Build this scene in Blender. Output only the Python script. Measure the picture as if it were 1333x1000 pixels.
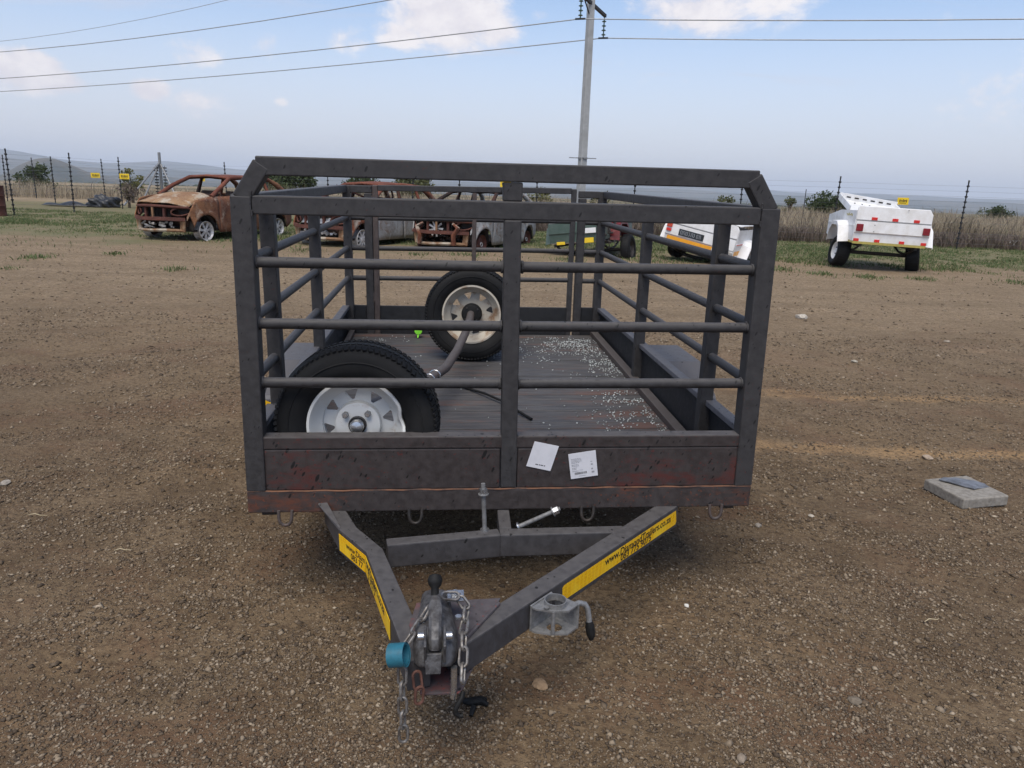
import bpy, bmesh, math, random
import numpy as np
from mathutils import Vector, Matrix
from mathutils import noise as mnoise

C = bpy.context.scene
for o in list(bpy.data.objects):
    bpy.data.objects.remove(o)
COL = C.collection
R = math.radians

# ------------------------------------------------------------------ camera
cam_d = bpy.data.cameras.new('camera')
cam_d.sensor_width = 36.0
cam_d.sensor_fit = 'HORIZONTAL'
cam_d.lens = 26.207
cam_d.clip_start = 0.05
cam_d.clip_end = 60000
cam = bpy.data.objects.new('camera', cam_d)
COL.objects.link(cam)
PITCH, ROLL, EYE = R(14.834), 0.034, 1.35
fw = Vector((0, math.cos(PITCH), -math.sin(PITCH)))
up0 = Vector((0, math.sin(PITCH), math.cos(PITCH)))
rt0 = Vector((1, 0, 0))
rt = rt0 * math.cos(ROLL) + up0 * math.sin(ROLL)
up = up0 * math.cos(ROLL) - rt0 * math.sin(ROLL)
cam.matrix_world = Matrix(((rt.x, up.x, -fw.x, 0), (rt.y, up.y, -fw.y, 0), (rt.z, up.z, -fw.z, EYE), (0, 0, 0, 1)))
C.camera = cam

# ------------------------------------------------------------------ sky, sun, exposure
SUN_EL, SUN_AZ = R(60), R(192)      # azimuth clockwise from +Y: the sun stands behind the camera, a little to the left
world = bpy.data.worlds.new('World')
C.world = world
world.use_nodes = True
wt = world.node_tree
wt.nodes.clear()


class NT:
    """small helper for building node trees"""
    def __init__(s, nt):
        s.nt = nt

    def n(s, typ, **kw):
        nd = s.nt.nodes.new(typ)
        for k, v in kw.items():
            if k.startswith('i_'):
                key = k[2:]
                key = int(key) if key.isdigit() else key.replace('_', ' ')
                s.set(nd.inputs[key], v)
            else:
                setattr(nd, k, v)
        return nd

    def set(s, sock, v):
        if hasattr(v, 'is_output') or isinstance(v, bpy.types.NodeSocket):
            s.nt.links.new(v, sock)
        else:
            if sock.type == 'RGBA' and len(v) == 3:
                v = (*v, 1)
            sock.default_value = v

    def math(s, op, a, b=0.0, c=0.0, clamp=False):
        nd = s.nt.nodes.new('ShaderNodeMath')
        nd.operation = op
        nd.use_clamp = clamp
        for i, v in enumerate((a, b, c)):
            s.set(nd.inputs[i], v)
        return nd.outputs[0]

    def mix(s, f, a, b, mode='MIX'):
        nd = s.nt.nodes.new('ShaderNodeMix')
        nd.data_type = 'RGBA'
        nd.blend_type = mode
        s.set(nd.inputs[0], f)
        s.set(nd.inputs[6], a)
        s.set(nd.inputs[7], b)
        return nd.outputs[2]

    def ramp(s, v, lo, hi, a=0.0, b=1.0, smooth=True):
        nd = s.nt.nodes.new('ShaderNodeMapRange')
        nd.interpolation_type = 'SMOOTHSTEP' if smooth else 'LINEAR'
        s.set(nd.inputs[0], v)
        for i, q in enumerate((lo, hi, a, b)):
            s.set(nd.inputs[i + 1], q)
        return nd.outputs[0]

    def noise(s, vec, scale, detail=4.0, rough=0.55, dist=0.0):
        nd = s.nt.nodes.new('ShaderNodeTexNoise')
        s.set(nd.inputs['Vector'], vec)
        nd.inputs['Scale'].default_value = scale
        nd.inputs['Detail'].default_value = detail
        nd.inputs['Roughness'].default_value = rough
        nd.inputs['Distortion'].default_value = dist
        return nd.outputs[0]

    def voro(s, vec, scale, feature='F1', rnd=1.0):
        nd = s.nt.nodes.new('ShaderNodeTexVoronoi')
        nd.feature = feature
        s.set(nd.inputs['Vector'], vec)
        nd.inputs['Scale'].default_value = scale
        nd.inputs['Randomness'].default_value = rnd
        return nd

    def mapping(s, vec, scale=(1, 1, 1), rot=(0, 0, 0), loc=(0, 0, 0)):
        nd = s.nt.nodes.new('ShaderNodeMapping')
        s.set(nd.inputs[0], vec)
        nd.inputs['Scale'].default_value = scale
        nd.inputs['Rotation'].default_value = rot
        nd.inputs['Location'].default_value = loc
        return nd.outputs[0]

    def sep(s, vec):
        nd = s.nt.nodes.new('ShaderNodeSeparateXYZ')
        s.set(nd.inputs[0], vec)
        return nd.outputs


def view_dir(px, py):
    """direction of a spot of the sky, as an azimuth / elevation pair measured once from the camera's place"""
    d = rt * ((px - 666.5) / 970.4) - up * ((py - 500) / 970.4) + fw
    return tuple(d.normalized())


T = NT(wt)
sky = T.n('ShaderNodeTexSky', sky_type='NISHITA')
sky.sun_disc = False
sky.sun_elevation = SUN_EL
sky.sun_rotation = SUN_AZ
sky.altitude = 1500
sky.air_density = 1.0
sky.dust_density = 1.0
sky.ozone_density = 1.0
tc = T.n('ShaderNodeTexCoord')
dirv = tc.outputs['Generated']
dx, dy, dz = T.sep(dirv)
den = T.math('ADD', dz, 0.16)
comb = T.n('ShaderNodeCombineXYZ')
T.set(comb.inputs[0], T.math('DIVIDE', dx, den))
T.set(comb.inputs[1], T.math('DIVIDE', dy, den))
flat = comb.outputs[0]
# thin high veil in bands, over the whole sky
veil_n = T.noise(T.mapping(flat, (0.55, 1.5, 1), (0, 0, R(-8)), (3.1, 0.4, 0)), 1.1, 7, 0.58, 0.6)
veil = T.ramp(veil_n, 0.44, 0.72, 0.0, 0.62)
low = T.ramp(dz, 0.02, 0.27, 0.80, 0.0)            # the milky layer towards the horizon
veil = T.math('MAXIMUM', veil, low)
# heaped clouds, scattered
blob_n = T.noise(T.mapping(dirv, (10, 10, 19)), 1.0, 10, 0.66, 0.35)
fine = T.noise(T.mapping(dirv, (34, 34, 46)), 1.0, 6, 0.6)
puff = None
for (px, py, ra, st) in ((585, 18, 0.085, 1.0), (640, 40, 0.05, 0.8), (525, 45, 0.045, 0.75), (36, 92, 0.05, 1.0), (78, 106, 0.035, 0.9),
                     (195, 117, 0.028, 1.0), (250, 130, 0.05, 0.6), (366, 134, 0.013, 0.55), (900, 6, 0.10, 0.75), (1000, -6, 0.08, 0.6), (705, 22, 0.025, 0.5),
                     (445, 50, 0.05, 0.55), (350, 58, 0.04, 0.6), (255, 72, 0.05, 0.6), (1290, 118, 0.09, 0.5), (830, 118, 0.10, 0.35), (1240, 40, 0.09, 0.35),
                     (135, 150, 0.06, 0.35), (1050, 128, 0.08, 0.3)):
    vd = T.n('ShaderNodeVectorMath', operation='SUBTRACT')
    T.set(vd.inputs[0], dirv)
    vd.inputs[1].default_value = view_dir(px, py)
    sc = T.n('ShaderNodeVectorMath', operation='MULTIPLY')
    T.set(sc.inputs[0], vd.outputs[0])
    sc.inputs[1].default_value = (1, 1, 1.75)
    ln = T.n('ShaderNodeVectorMath', operation='LENGTH')
    T.set(ln.inputs[0], sc.outputs[0])
    a = T.math('MULTIPLY', T.ramp(ln.outputs['Value'], 0.0, ra * 1.7, st, 0.0), 1.0)
    puff = a if puff is None else T.math('MAXIMUM', puff, a)
wide = T.ramp(T.noise(T.mapping(flat, (1.1, 1.6, 1), (0, 0, 0), (7.3, 2.2, 0)), 1.6, 8, 0.6), 0.58, 0.74, 0.0, 0.55)
wide = T.math('MULTIPLY', wide, T.ramp(dz, 0.34, 0.5))      # the same broken clouds higher up, beyond the frame
puff = T.math('MAXIMUM', puff, wide)
dens = T.math('ADD', T.math('MULTIPLY', puff, 0.98), T.math('SUBTRACT', T.math('ADD', T.math('MULTIPLY', blob_n, 1.15), T.math('MULTIPLY', fine, 0.45)), 1.02))
puffm = T.math('MULTIPLY', T.ramp(dens, 0.15, 0.50), T.ramp(puff, 0.0, 0.3), clamp=True)
VEIL_C, PUFF_C = (3.95, 3.86, 4.32), (5.7, 5.45, 5.5)
skycol = T.mix(T.math('MULTIPLY', T.ramp(dz, 0.0, 0.1, 0.2, 0.0), 1.0), sky.outputs[0], VEIL_C)
skycol = T.mix(veil, skycol, VEIL_C)
skycol = T.mix(T.math('MULTIPLY', puffm, 0.97), skycol, T.mix(T.ramp(T.math('ADD', T.math('MULTIPLY', blob_n, .6), T.math('MULTIPLY', fine, .4)), .40, .62), (4.7, 4.5, 4.8), PUFF_C))
bg = T.n('ShaderNodeBackground')
T.set(bg.inputs[0], skycol)
bg.inputs[1].default_value = 0.10
wo = T.n('ShaderNodeOutputWorld')
wt.links.new(bg.outputs[0], wo.inputs[0])

sun_d = bpy.data.lights.new('sun', 'SUN')
sun_d.energy = 2.0
sun_d.angle = R(38)
sun_d.color = (1.0, 0.93, 0.83)
sun = bpy.data.objects.new('sun', sun_d)
COL.objects.link(sun)
sdir = Vector((math.sin(SUN_AZ) * math.cos(SUN_EL), math.cos(SUN_AZ) * math.cos(SUN_EL), math.sin(SUN_EL)))
sun.rotation_euler = (-sdir).to_track_quat('-Z', 'Y').to_euler()
sun.location = (0, -5, 12)

C.view_settings.view_transform = 'Standard'
C.view_settings.look = 'None'
C.view_settings.exposure = 0.84
C.view_settings.gamma = 1.0
C.view_settings.use_curve_mapping = False
C.render.engine = 'CYCLES'
C.cycles.max_bounces = 6
C.cycles.volume_bounces = 1

rng = np.random.default_rng(7)
random.seed(11)


# ------------------------------------------------------------------ mesh helpers
class MB:
    def __init__(s):
        s.v, s.f = [], []

    def add(s, vs, fs):
        b = len(s.v)
        s.v += [tuple(p) for p in vs]
        s.f += [tuple(i + b for i in q) for q in fs]
        return s

    def box(s, c, d, M=None):
        vs = [Vector((x * d[0] / 2, y * d[1] / 2, z * d[2] / 2)) for x in (-1, 1) for y in (-1, 1) for z in (-1, 1)]
        if M is not None:
            vs = [M @ p for p in vs]
        return s.add([p + Vector(c) for p in vs], [(0, 1, 3, 2), (4, 6, 7, 5), (0, 4, 5, 1), (2, 3, 7, 6), (0, 2, 6, 4), (1, 5, 7, 3)])

    def beam(s, p, q, w, h, upv=(0, 0, 1)):
        p, q = Vector(p), Vector(q)
        d = (q - p).normalized()
        a = d.cross(Vector(upv))
        if a.length < 1e-5:
            a = d.cross(Vector((0, 1, 0)))
        a.normalize()
        b = a.cross(d).normalized()
        vs = [e + a * (i * w / 2) + b * (j * h / 2) for e in (p, q) for i, j in ((-1, -1), (1, -1), (1, 1), (-1, 1))]
        return s.add(vs, [(0, 1, 2, 3), (7, 6, 5, 4), (0, 4, 5, 1), (1, 5, 6, 2), (2, 6, 7, 3), (3, 7, 4, 0)])

    def tube(s, pts, r, n=8, closed=False, caps=True):
        pts = [Vector(p) for p in pts]
        N = len(pts)
        rs = r if hasattr(r, '__len__') else [r] * N
        tang = []
        for i in range(N):
            if closed:
                t = pts[(i + 1) % N] - pts[i - 1]
            else:
                t = pts[min(i + 1, N - 1)] - pts[max(i - 1, 0)]
            tang.append(t.normalized())
        a = tang[0].orthogonal().normalized()
        vs, fs = [], []
        for i in range(N):
            a = (a - tang[i] * a.dot(tang[i])).normalized()
            b = tang[i].cross(a)
            for k in range(n):
                th = 2 * math.pi * k / n
                vs.append(pts[i] + (a * math.cos(th) + b * math.sin(th)) * rs[i])
        for i in range(N if closed else N - 1):
            j = (i + 1) % N
            for k in range(n):
                fs.append((i * n + k, i * n + (k + 1) % n, j * n + (k + 1) % n, j * n + k))
        if not closed and caps:
            fs.append(tuple(range(n))[::-1])
            fs.append(tuple((N - 1) * n + k for k in range(n)))
        return s.add(vs, fs)

    def prism(s, poly, d, M):
        """polygon in local XY, extruded along local +Z by d"""
        n = len(poly)
        vs = [M @ Vector((x, y, z)) for z in (0, d) for x, y in poly]
        fs = [tuple(range(n))[::-1], tuple(range(n, 2 * n))] + [(i, (i + 1) % n, n + (i + 1) % n, n + i) for i in range(n)]
        return s.add(vs, fs)

    def lathe(s, prof, n, M=Matrix(), closed=False, mod=None):
        vs, fs = [], []
        m = len(prof)
        for i in range(n):
            th = 2 * math.pi * i / n
            for j, (r, h) in enumerate(prof):
                if mod:
                    r, h = mod(j, th, r, h)
                vs.append(M @ Vector((r * math.cos(th), r * math.sin(th), h)))
        for i in range(n):
            k = (i + 1) % n
            for j in range(m if closed else m - 1):
                l = (j + 1) % m
                fs.append((i * m + j, k * m + j, k * m + l, i * m + l))
        return s.add(vs, fs)

    def grid(s, fn, nu, nv):
        vs = [fn(i / (nu - 1), j / (nv - 1)) for i in range(nu) for j in range(nv)]
        fs = [(i * nv + j, (i + 1) * nv + j, (i + 1) * nv + j + 1, i * nv + j + 1) for i in range(nu - 1) for j in range(nv - 1)]
        return s.add(vs, fs)

    def build(s, name, mat, parent=None, smooth=None, bevel=0.0, solid=0.0, M=None):
        me = bpy.data.meshes.new(name)
        me.from_pydata(s.v, [], s.f)
        bm = bmesh.new()
        bm.from_mesh(me)
        bmesh.ops.recalc_face_normals(bm, faces=bm.faces)
        bm.to_mesh(me)
        bm.free()
        me.materials.append(mat)
        if smooth is not None:
            me.polygons.foreach_set('use_smooth', [True] * len(me.polygons))
            me.set_sharp_from_angle(angle=R(smooth))
        o = bpy.data.objects.new(name, me)
        COL.objects.link(o)
        if parent is not None:
            o.parent = parent
        if M is not None:
            o.matrix_local = M
        if solid:
            md = o.modifiers.new('thickness', 'SOLIDIFY')
            md.thickness = solid
            md.offset = 0
        if bevel:
            md = o.modifiers.new('edges', 'BEVEL')
            md.width = bevel
            md.segments = 2
            md.limit_method = 'ANGLE'
        return o


def tag(o, label=None, cat=None, group=None, kind=None):
    if label:
        o['label'] = label
    if cat:
        o['category'] = cat
    if group:
        o['group'] = group
    if kind:
        o['kind'] = kind
    return o


def empty(name, M=None, label=None, cat=None, group=None):
    o = bpy.data.objects.new(name, None)
    o.empty_display_size = 0.2
    COL.objects.link(o)
    if M is not None:
        o.matrix_world = M
    return tag(o, label, cat, group)


def place(x, y, z=0.0, rz=0.0, ry=0.0, rx=0.0):
    return Matrix.Translation((x, y, z)) @ Matrix.Rotation(rz, 4, 'Z') @ Matrix.Rotation(ry, 4, 'Y') @ Matrix.Rotation(rx, 4, 'X')


def share(src, name, parent, M):
    """another object that shares its mesh data and modifiers with src"""
    o = src.copy()
    o.name = name
    COL.objects.link(o)
    o.parent = parent
    o.matrix_local = M
    return o


def copy_tree(o, parent=None):
    c = o.copy()
    COL.objects.link(c)
    if parent is not None:
        c.parent = parent
    for ch in list(o.children):
        copy_tree(ch, c)
    return c


def np_mesh(name, V, F, mat, kind=None, parent=None, smooth=False):
    """V (n,3) and triangles F (m,3) as numpy arrays, for the stuff"""
    me = bpy.data.meshes.new(name)
    me.vertices.add(len(V))
    me.vertices.foreach_set('co', np.asarray(V, np.float32).ravel())
    k = F.shape[1]
    me.loops.add(F.size)
    me.loops.foreach_set('vertex_index', F.astype(np.int32).ravel())
    me.polygons.add(len(F))
    me.polygons.foreach_set('loop_start', np.arange(0, F.size, k, dtype=np.int32))
    me.polygons.foreach_set('loop_total', np.full(len(F), k, np.int32))
    if smooth:
        me.polygons.foreach_set('use_smooth', [True] * len(F))
    me.update(calc_edges=True)
    me.validate()
    me.materials.append(mat)
    o = bpy.data.objects.new(name, me)
    COL.objects.link(o)
    if parent is not None:
        o.parent = parent
    if kind:
        o['kind'] = kind
    return o


# ------------------------------------------------------------------ materials
def new_mat(name):
    m = bpy.data.materials.new(name)
    m.use_nodes = True
    nt = m.node_tree
    b = nt.nodes['Principled BSDF']
    return m, NT(nt), b


def finish(t, b, col=None, rough=None, bump=None, strength=0.4, dist=0.01, metal=None, spec=None):
    if col is not None:
        t.set(b.inputs['Base Color'], col)
    if rough is not None:
        t.set(b.inputs['Roughness'], rough)
    if metal is not None:
        t.set(b.inputs['Metallic'], metal)
    if spec is not None:
        b.inputs['Specular IOR Level'].default_value = spec
    if bump is not None:
        nd = t.n('ShaderNodeBump')
        nd.inputs['Strength'].default_value = strength
        nd.inputs['Distance'].default_value = dist
        t.set(nd.inputs['Height'], bump)
        t.set(b.inputs['Normal'], nd.outputs[0])


def simple(name, a, bcol=None, rough=0.6, metal=0.0, scale=20.0, bump=0.15, spec=0.5, dist=0.004):
    m, t, b = new_mat(name)
    co = t.n('ShaderNodeTexCoord').outputs['Object']
    n1 = t.noise(co, scale, 6, 0.6)
    bcol = bcol or tuple(x * 0.72 for x in a)
    finish(t, b, t.mix(t.ramp(n1, 0.35, 0.68), a, bcol), t.ramp(n1, 0.2, 0.8, rough - 0.1, rough + 0.1), n1, bump, dist, metal, spec)
    return m


def paint_mat(name, base, rust, red_amt, spots=True, zlow=None, speck=0.72, pale_tops=True):
    """weathered dark paint: dusty, red primer and rust showing through, flung tar specks"""
    m, t, b = new_mat(name)
    co = t.n('ShaderNodeTexCoord').outputs['Object']
    x, y, z = t.sep(co)
    n1 = t.noise(co, 4.2, 7, 0.62)
    n2 = t.noise(co, 38, 5, 0.65)
    n3 = t.noise(t.mapping(co, (1, 1, 3)), 11, 6, 0.7)
    dust = t.mix(t.ramp(n2, 0.3, 0.75), base, tuple(c * 1.5 + 0.006 for c in base))
    dust = t.mix(t.ramp(n1, 0.45, 0.75, 0, 0.55), dust, tuple(c * 1.35 + 0.008 for c in base))
    rm = t.math('ADD', t.math('MULTIPLY', n1, 0.55), t.math('MULTIPLY', n3, 0.45))
    if zlow is not None:
        rm = t.math('ADD', rm, t.math('MULTIPLY', t.ramp(z, zlow, 0.0), t.ramp(t.math('ABSOLUTE', t.math('ADD', x, 0.08)), 0.15, 0.75, 0.0, 0.13)))
        rm = t.math('ADD', rm, t.math('MULTIPLY', t.ramp(z, 0.075, 0.05), t.ramp(t.math('ADD', x, 0.0), -0.35, -0.7, 0.0, 0.05)))
    mask = t.ramp(rm, 0.66 - red_amt, 0.80 - red_amt)
    chips = t.ramp(t.noise(co, 90, 3, 0.7), 0.60 , 0.68)
    mask = t.math('MAXIMUM', t.math('MULTIPLY', mask, 0.72), t.math('MULTIPLY', chips, t.ramp(rm, 0.54 - red_amt, 0.64 - red_amt, 0, 0.9)))
    rcol = t.mix(n2, rust, (rust[0] * 0.55, rust[1] * 0.5, rust[2] * 0.5))
    col = t.mix(mask, dust, rcol)
    gn = t.sep(t.n('ShaderNodeNewGeometry').outputs['Normal'])
    up_face = t.math('MULTIPLY', t.ramp(gn[2], 0.45, 0.95), t.ramp(n2, 0.25, 0.7, 0.35, 0.8))
    col = t.mix(up_face, col, (0.095, 0.089, 0.088)) if pale_tops else col  # upward-facing surfaces mixed towards a paler grey
    if spots:
        for (scl, ang, cut, sz, off) in (((60, 40, 21), -26, 0.56, .34, 0.0), ((96, 60, 38), -32, 0.62, .33, 3.7)):
            vec = t.mapping(co, (1, 1, 1), (0, R(ang), 0), (off, off * .7, off))
            vec = t.mapping(vec, scl)
            vo = t.voro(vec, 1.0)
            rc = t.sep(vo.outputs['Color'])
            thr = t.math('MULTIPLY', t.ramp(rc[0], cut, 1.0, 0.05, sz, False), t.ramp(n1, 0.36, 0.56, 0.25 * speck, speck))
            wob = t.math('ADD', vo.outputs['Distance'], t.math('MULTIPLY', t.math('SUBTRACT', n2, 0.5), 0.25))
            sp = t.math('MULTIPLY', t.ramp(t.math('SUBTRACT', thr, wob), -0.02, 0.03), t.math('GREATER_THAN', rc[0], cut))
            col = t.mix(t.math('MULTIPLY', sp, 0.9), col, (0.005, 0.005, 0.005))
    finish(t, b, col, t.ramp(n2, 0.2, 0.8, 0.50, 0.72), n2, 0.25, 0.002, 0.0, 0.38)
    return m


GREY = (0.027, 0.0255, 0.0262)
M_frame = paint_mat('frame_paint', GREY, (0.11, 0.035, 0.026), 0.02)
M_panel = paint_mat('panel_paint', (0.029, 0.023, 0.022), (0.115, 0.024, 0.018), 0.095, True, 0.26, 1.0)
M_rail = paint_mat('rail_paint', (0.032, 0.026, 0.025), (0.17, 0.056, 0.028), 0.045, True, 0.26)
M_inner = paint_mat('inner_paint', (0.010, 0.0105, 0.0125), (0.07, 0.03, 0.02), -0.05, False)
M_tongue = paint_mat('tongue_paint', (0.038, 0.036, 0.038), (0.13, 0.05, 0.035), 0.0)
M_gusset = paint_mat('gusset_paint', (0.060, 0.052, 0.055), (0.26, 0.055, 0.04), 0.16, True, None, 0.72, False)
M_fender = paint_mat('fender_paint', (0.085, 0.085, 0.095), (0.08, 0.06, 0.05), -0.05, True)
M_gate = paint_mat('gate_rust', (0.055, 0.042, 0.038), (0.14, 0.06, 0.035), 0.08, False)
M_rod = simple('dull_rod', (0.20, 0.20, 0.20), (0.12, 0.115, 0.11), 0.55, 0.15, 60, 0.2)
M_weld = simple('rusty_weld', (0.18, 0.080, 0.040), (0.05, 0.035, 0.03), 0.8, 0, 18, 0.3)
M_galv = simple('galvanised', (0.30, 0.30, 0.30), (0.19, 0.19, 0.19), 0.5, 0.5, 60, 0.1)
M_cast = simple('cast_coupler', (0.105, 0.103, 0.105), (0.040, 0.037, 0.038), 0.55, 0.3, 55, 0.7, 0.4, 0.004)
M_zinc = simple('zinc_bolt', (0.62, 0.63, 0.64), (0.40, 0.40, 0.41), 0.28, 0.9, 80, 0.05)
M_chain = simple('chain_steel', (0.27, 0.26, 0.25), (0.13, 0.11, 0.095), 0.5, 0.6, 120, 0.15)
M_chain_rust = simple('chain_rust', (0.16, 0.075, 0.055), (0.09, 0.04, 0.03), 0.7, 0.3, 120, 0.3)
M_blackrub = simple('black_rubber', (0.007, 0.007, 0.007), (0.012, 0.012, 0.012), 0.65, 0, 50, 0.2, 0.25)
M_blue = simple('blue_plastic', (0.022, 0.135, 0.19), (0.018, 0.105, 0.15), 0.4, 0, 60, 0.08)
M_green_tag = simple('green_plastic', (0.25, 0.75, 0.04), (0.18, 0.6, 0.03), 0.5)
M_paper = simple('white_sticker', (0.62, 0.62, 0.65), (0.57, 0.57, 0.60), 0.45, 0, 30, 0.05)
M_ink = simple('grey_print', (0.08, 0.08, 0.09), (0.13, 0.13, 0.14), 0.6)
M_ink_pale = simple('pale_print', (0.27, 0.27, 0.29), (0.36, 0.36, 0.38), 0.6)
M_letter = simple('black_lettering', (0.012, 0.011, 0.010), (0.02, 0.018, 0.015), 0.5)
M_white = simple('white_paint', (0.80, 0.80, 0.80), (0.68, 0.665, 0.64), 0.45, 0, 5, 0.05)
M_white_dirty = simple('soiled_white_paint', (0.56, 0.56, 0.55), (0.42, 0.39, 0.34), 0.5, 0, 9, 0.1)
M_orange = simple('orange_tape', (0.80, 0.36, 0.02), (0.72, 0.30, 0.02), 0.4)
M_redref = simple('red_reflector', (0.62, 0.035, 0.03), (0.5, 0.025, 0.02), 0.25)
M_lamp = simple('dark_red_lamp', (0.22, 0.012, 0.02), (0.15, 0.01, 0.015), 0.2)
M_yellowline = simple('dull_yellow_tape', (0.42, 0.36, 0.09), (0.34, 0.27, 0.07), 0.5)
M_sign = simple('yellow_sign', (0.80, 0.56, 0.02), (0.72, 0.48, 0.02), 0.5)
M_wood = simple('floor_ply', (0.19, 0.15, 0.11), (0.13, 0.10, 0.075), 0.8, 0, 14, 0.3)
M_steel_dark = simple('dark_steel', (0.030, 0.028, 0.027), (0.05, 0.04, 0.035), 0.6, 0.2, 25, 0.3)
M_black_post = simple('black_fence_post', (0.010, 0.010, 0.011), (0.016, 0.016, 0.017), 0.6)
M_wire = simple('fence_wire', (0.30, 0.31, 0.33), None, 0.5, 0.6)
M_cable = simple('power_cable', (0.36, 0.37, 0.38), None, 0.6, 0.2)
M_pole = simple('pole_galvanised', (0.40, 0.40, 0.39), (0.33, 0.33, 0.32), 0.7, 0.1, 5, 0.2)
M_insul = simple('green_glass_insulator', (0.06, 0.12, 0.10), None, 0.2)
M_conc = simple('cast_concrete', (0.27, 0.25, 0.22), (0.19, 0.172, 0.148), 0.9, 0, 45, 0.6, 0.2, 0.006)
M_sheet = simple('weathered_sheet', (0.20, 0.205, 0.22), (0.11, 0.112, 0.12), 0.5, 0.3, 25, 0.4)
M_plate_black = simple('black_number_plate', (0.02, 0.025, 0.03), None, 0.4)
M_plate_grey = simple('plate_digits', (0.30, 0.32, 0.34), (0.22, 0.23, 0.25), 0.5)
M_green_paint = simple('faded_green_paint', (0.055, 0.088, 0.073), (0.075, 0.108, 0.092), 0.4, 0, 7, 0.1)
M_maroon = simple('maroon_paint', (0.14, 0.012, 0.015), (0.09, 0.01, 0.012), 0.4)
M_alu = simple('scorched_alloy', (0.62, 0.61, 0.60), (0.34, 0.32, 0.30), 0.5, 0.25, 14, 0.2)
M_seat = simple('scorched_seat_frame', (0.05, 0.03, 0.022), (0.09, 0.05, 0.03), 0.9)
M_black_bag = simple('black_plastic_bag', (0.012, 0.013, 0.016), (0.03, 0.031, 0.035), 0.4, 0, 6, 0.8, 0.5, 0.05)
M_bottle = simple('white_plastic_bottle', (0.72, 0.74, 0.74), (0.6, 0.62, 0.62), 0.35)


def tyre_mat():
    m, t, b = new_mat('tyre_rubber')
    co = t.n('ShaderNodeTexCoord').outputs['Object']
    n1 = t.noise(co, 9, 6, 0.6)
    n2 = t.noise(co, 120, 3, 0.6)
    col = t.mix(t.ramp(n1, 0.4, 0.75), (0.0065, 0.0067, 0.0075), (0.014, 0.0138, 0.014))
    finish(t, b, col, t.ramp(n1, 0.3, 0.7, 0.6, 0.8), n2, 0.2, 0.002, 0, 0.25)
    return m


M_tyre = tyre_mat()


def rim_mat(name, a, dirt, amount):
    m, t, b = new_mat(name)
    co = t.n('ShaderNodeTexCoord').outputs['Object']
    n1 = t.noise(co, 13, 7, 0.65)
    n2 = t.noise(co, 70, 4, 0.6)
    col = t.mix(t.ramp(n1, 0.62 - amount, 0.82 - amount), a, dirt)
    col = t.mix(t.ramp(n2, 0.62, 0.75, 0, 0.5), col, dirt)
    finish(t, b, col, 0.42, n2, 0.05, 0.002, 0, 0.5)
    return m


M_rim_white = rim_mat('rim_white', (0.60, 0.60, 0.58), (0.36, 0.27, 0.20), 0.0)
M_rim_worn = rim_mat('rim_worn', (0.46, 0.42, 0.35), (0.24, 0.15, 0.09), 0.12)


def yellow_tape():
    m, t, b = new_mat('yellow_reflective_tape')
    co = t.n('ShaderNodeTexCoord').outputs['Object']
    vo = t.voro(t.mapping(co, (1, 1, 1.3)), 75, 'DISTANCE_TO_EDGE', 0.15)
    n1 = t.noise(co, 14, 4, 0.6)
    col = t.mix(t.ramp(vo.outputs['Distance'], 0.0, 0.10), (0.92, 0.57, 0.012), (0.80, 0.42, 0.004))
    col = t.mix(t.ramp(n1, 0.42, 0.7, 0, 0.7), col, (0.86, 0.60, 0.03))
    finish(t, b, col, t.ramp(n1, .3, .7, .22, .45), t.math('ADD', t.math('MULTIPLY', vo.outputs['Distance'], .6), t.noise(t.mapping(co, (1, 1, .5)), 30, 4, .6)), 0.35, 0.004, 0, 0.6)
    return m


M_tape = yellow_tape()


def plank_mat():
    """dark rubber-faced deck boards, red-brown where the face has worn off, grain along X"""
    m, t, b = new_mat('deck_board')
    co = t.n('ShaderNodeTexCoord').outputs['Object']
    oi = t.n('ShaderNodeObjectInfo').outputs['Random']
    off = t.n('ShaderNodeCombineXYZ')
    t.set(off.inputs[2], t.math('MULTIPLY', oi, 20))
    va = t.n('ShaderNodeVectorMath', operation='ADD')
    t.set(va.inputs[0], co)
    t.set(va.inputs[1], off.outputs[0])
    v = va.outputs[0]
    n1 = t.noise(t.mapping(v, (2.2, 9, 1)), 1.0, 6, 0.65)
    n2 = t.noise(t.mapping(v, (6, 120, 1)), 1.0, 4, 0.6)
    n3 = t.noise(v, 60, 4, 0.7)
    col = t.mix(t.ramp(n2, 0.35, 0.7), (0.052, 0.050, 0.051), (0.100, 0.095, 0.092))
    mask = t.math('ADD', t.math('MULTIPLY', n1, 0.75), t.math('MULTIPLY', n3, 0.25))
    mask = t.ramp(t.math('ADD', mask, t.math('MULTIPLY', t.math('SUBTRACT', oi, 0.5), 0.14)), 0.52, 0.68, 0, 0.58)
    col = t.mix(mask, col, t.mix(n3, (0.19, 0.078, 0.048), (0.10, 0.048, 0.034)))
    finish(t, b, col, t.ramp(n1, 0.3, 0.7, 0.48, 0.68), n2, 0.35, 0.003, 0, 0.35)
    return m


M_plank = plank_mat()


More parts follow.
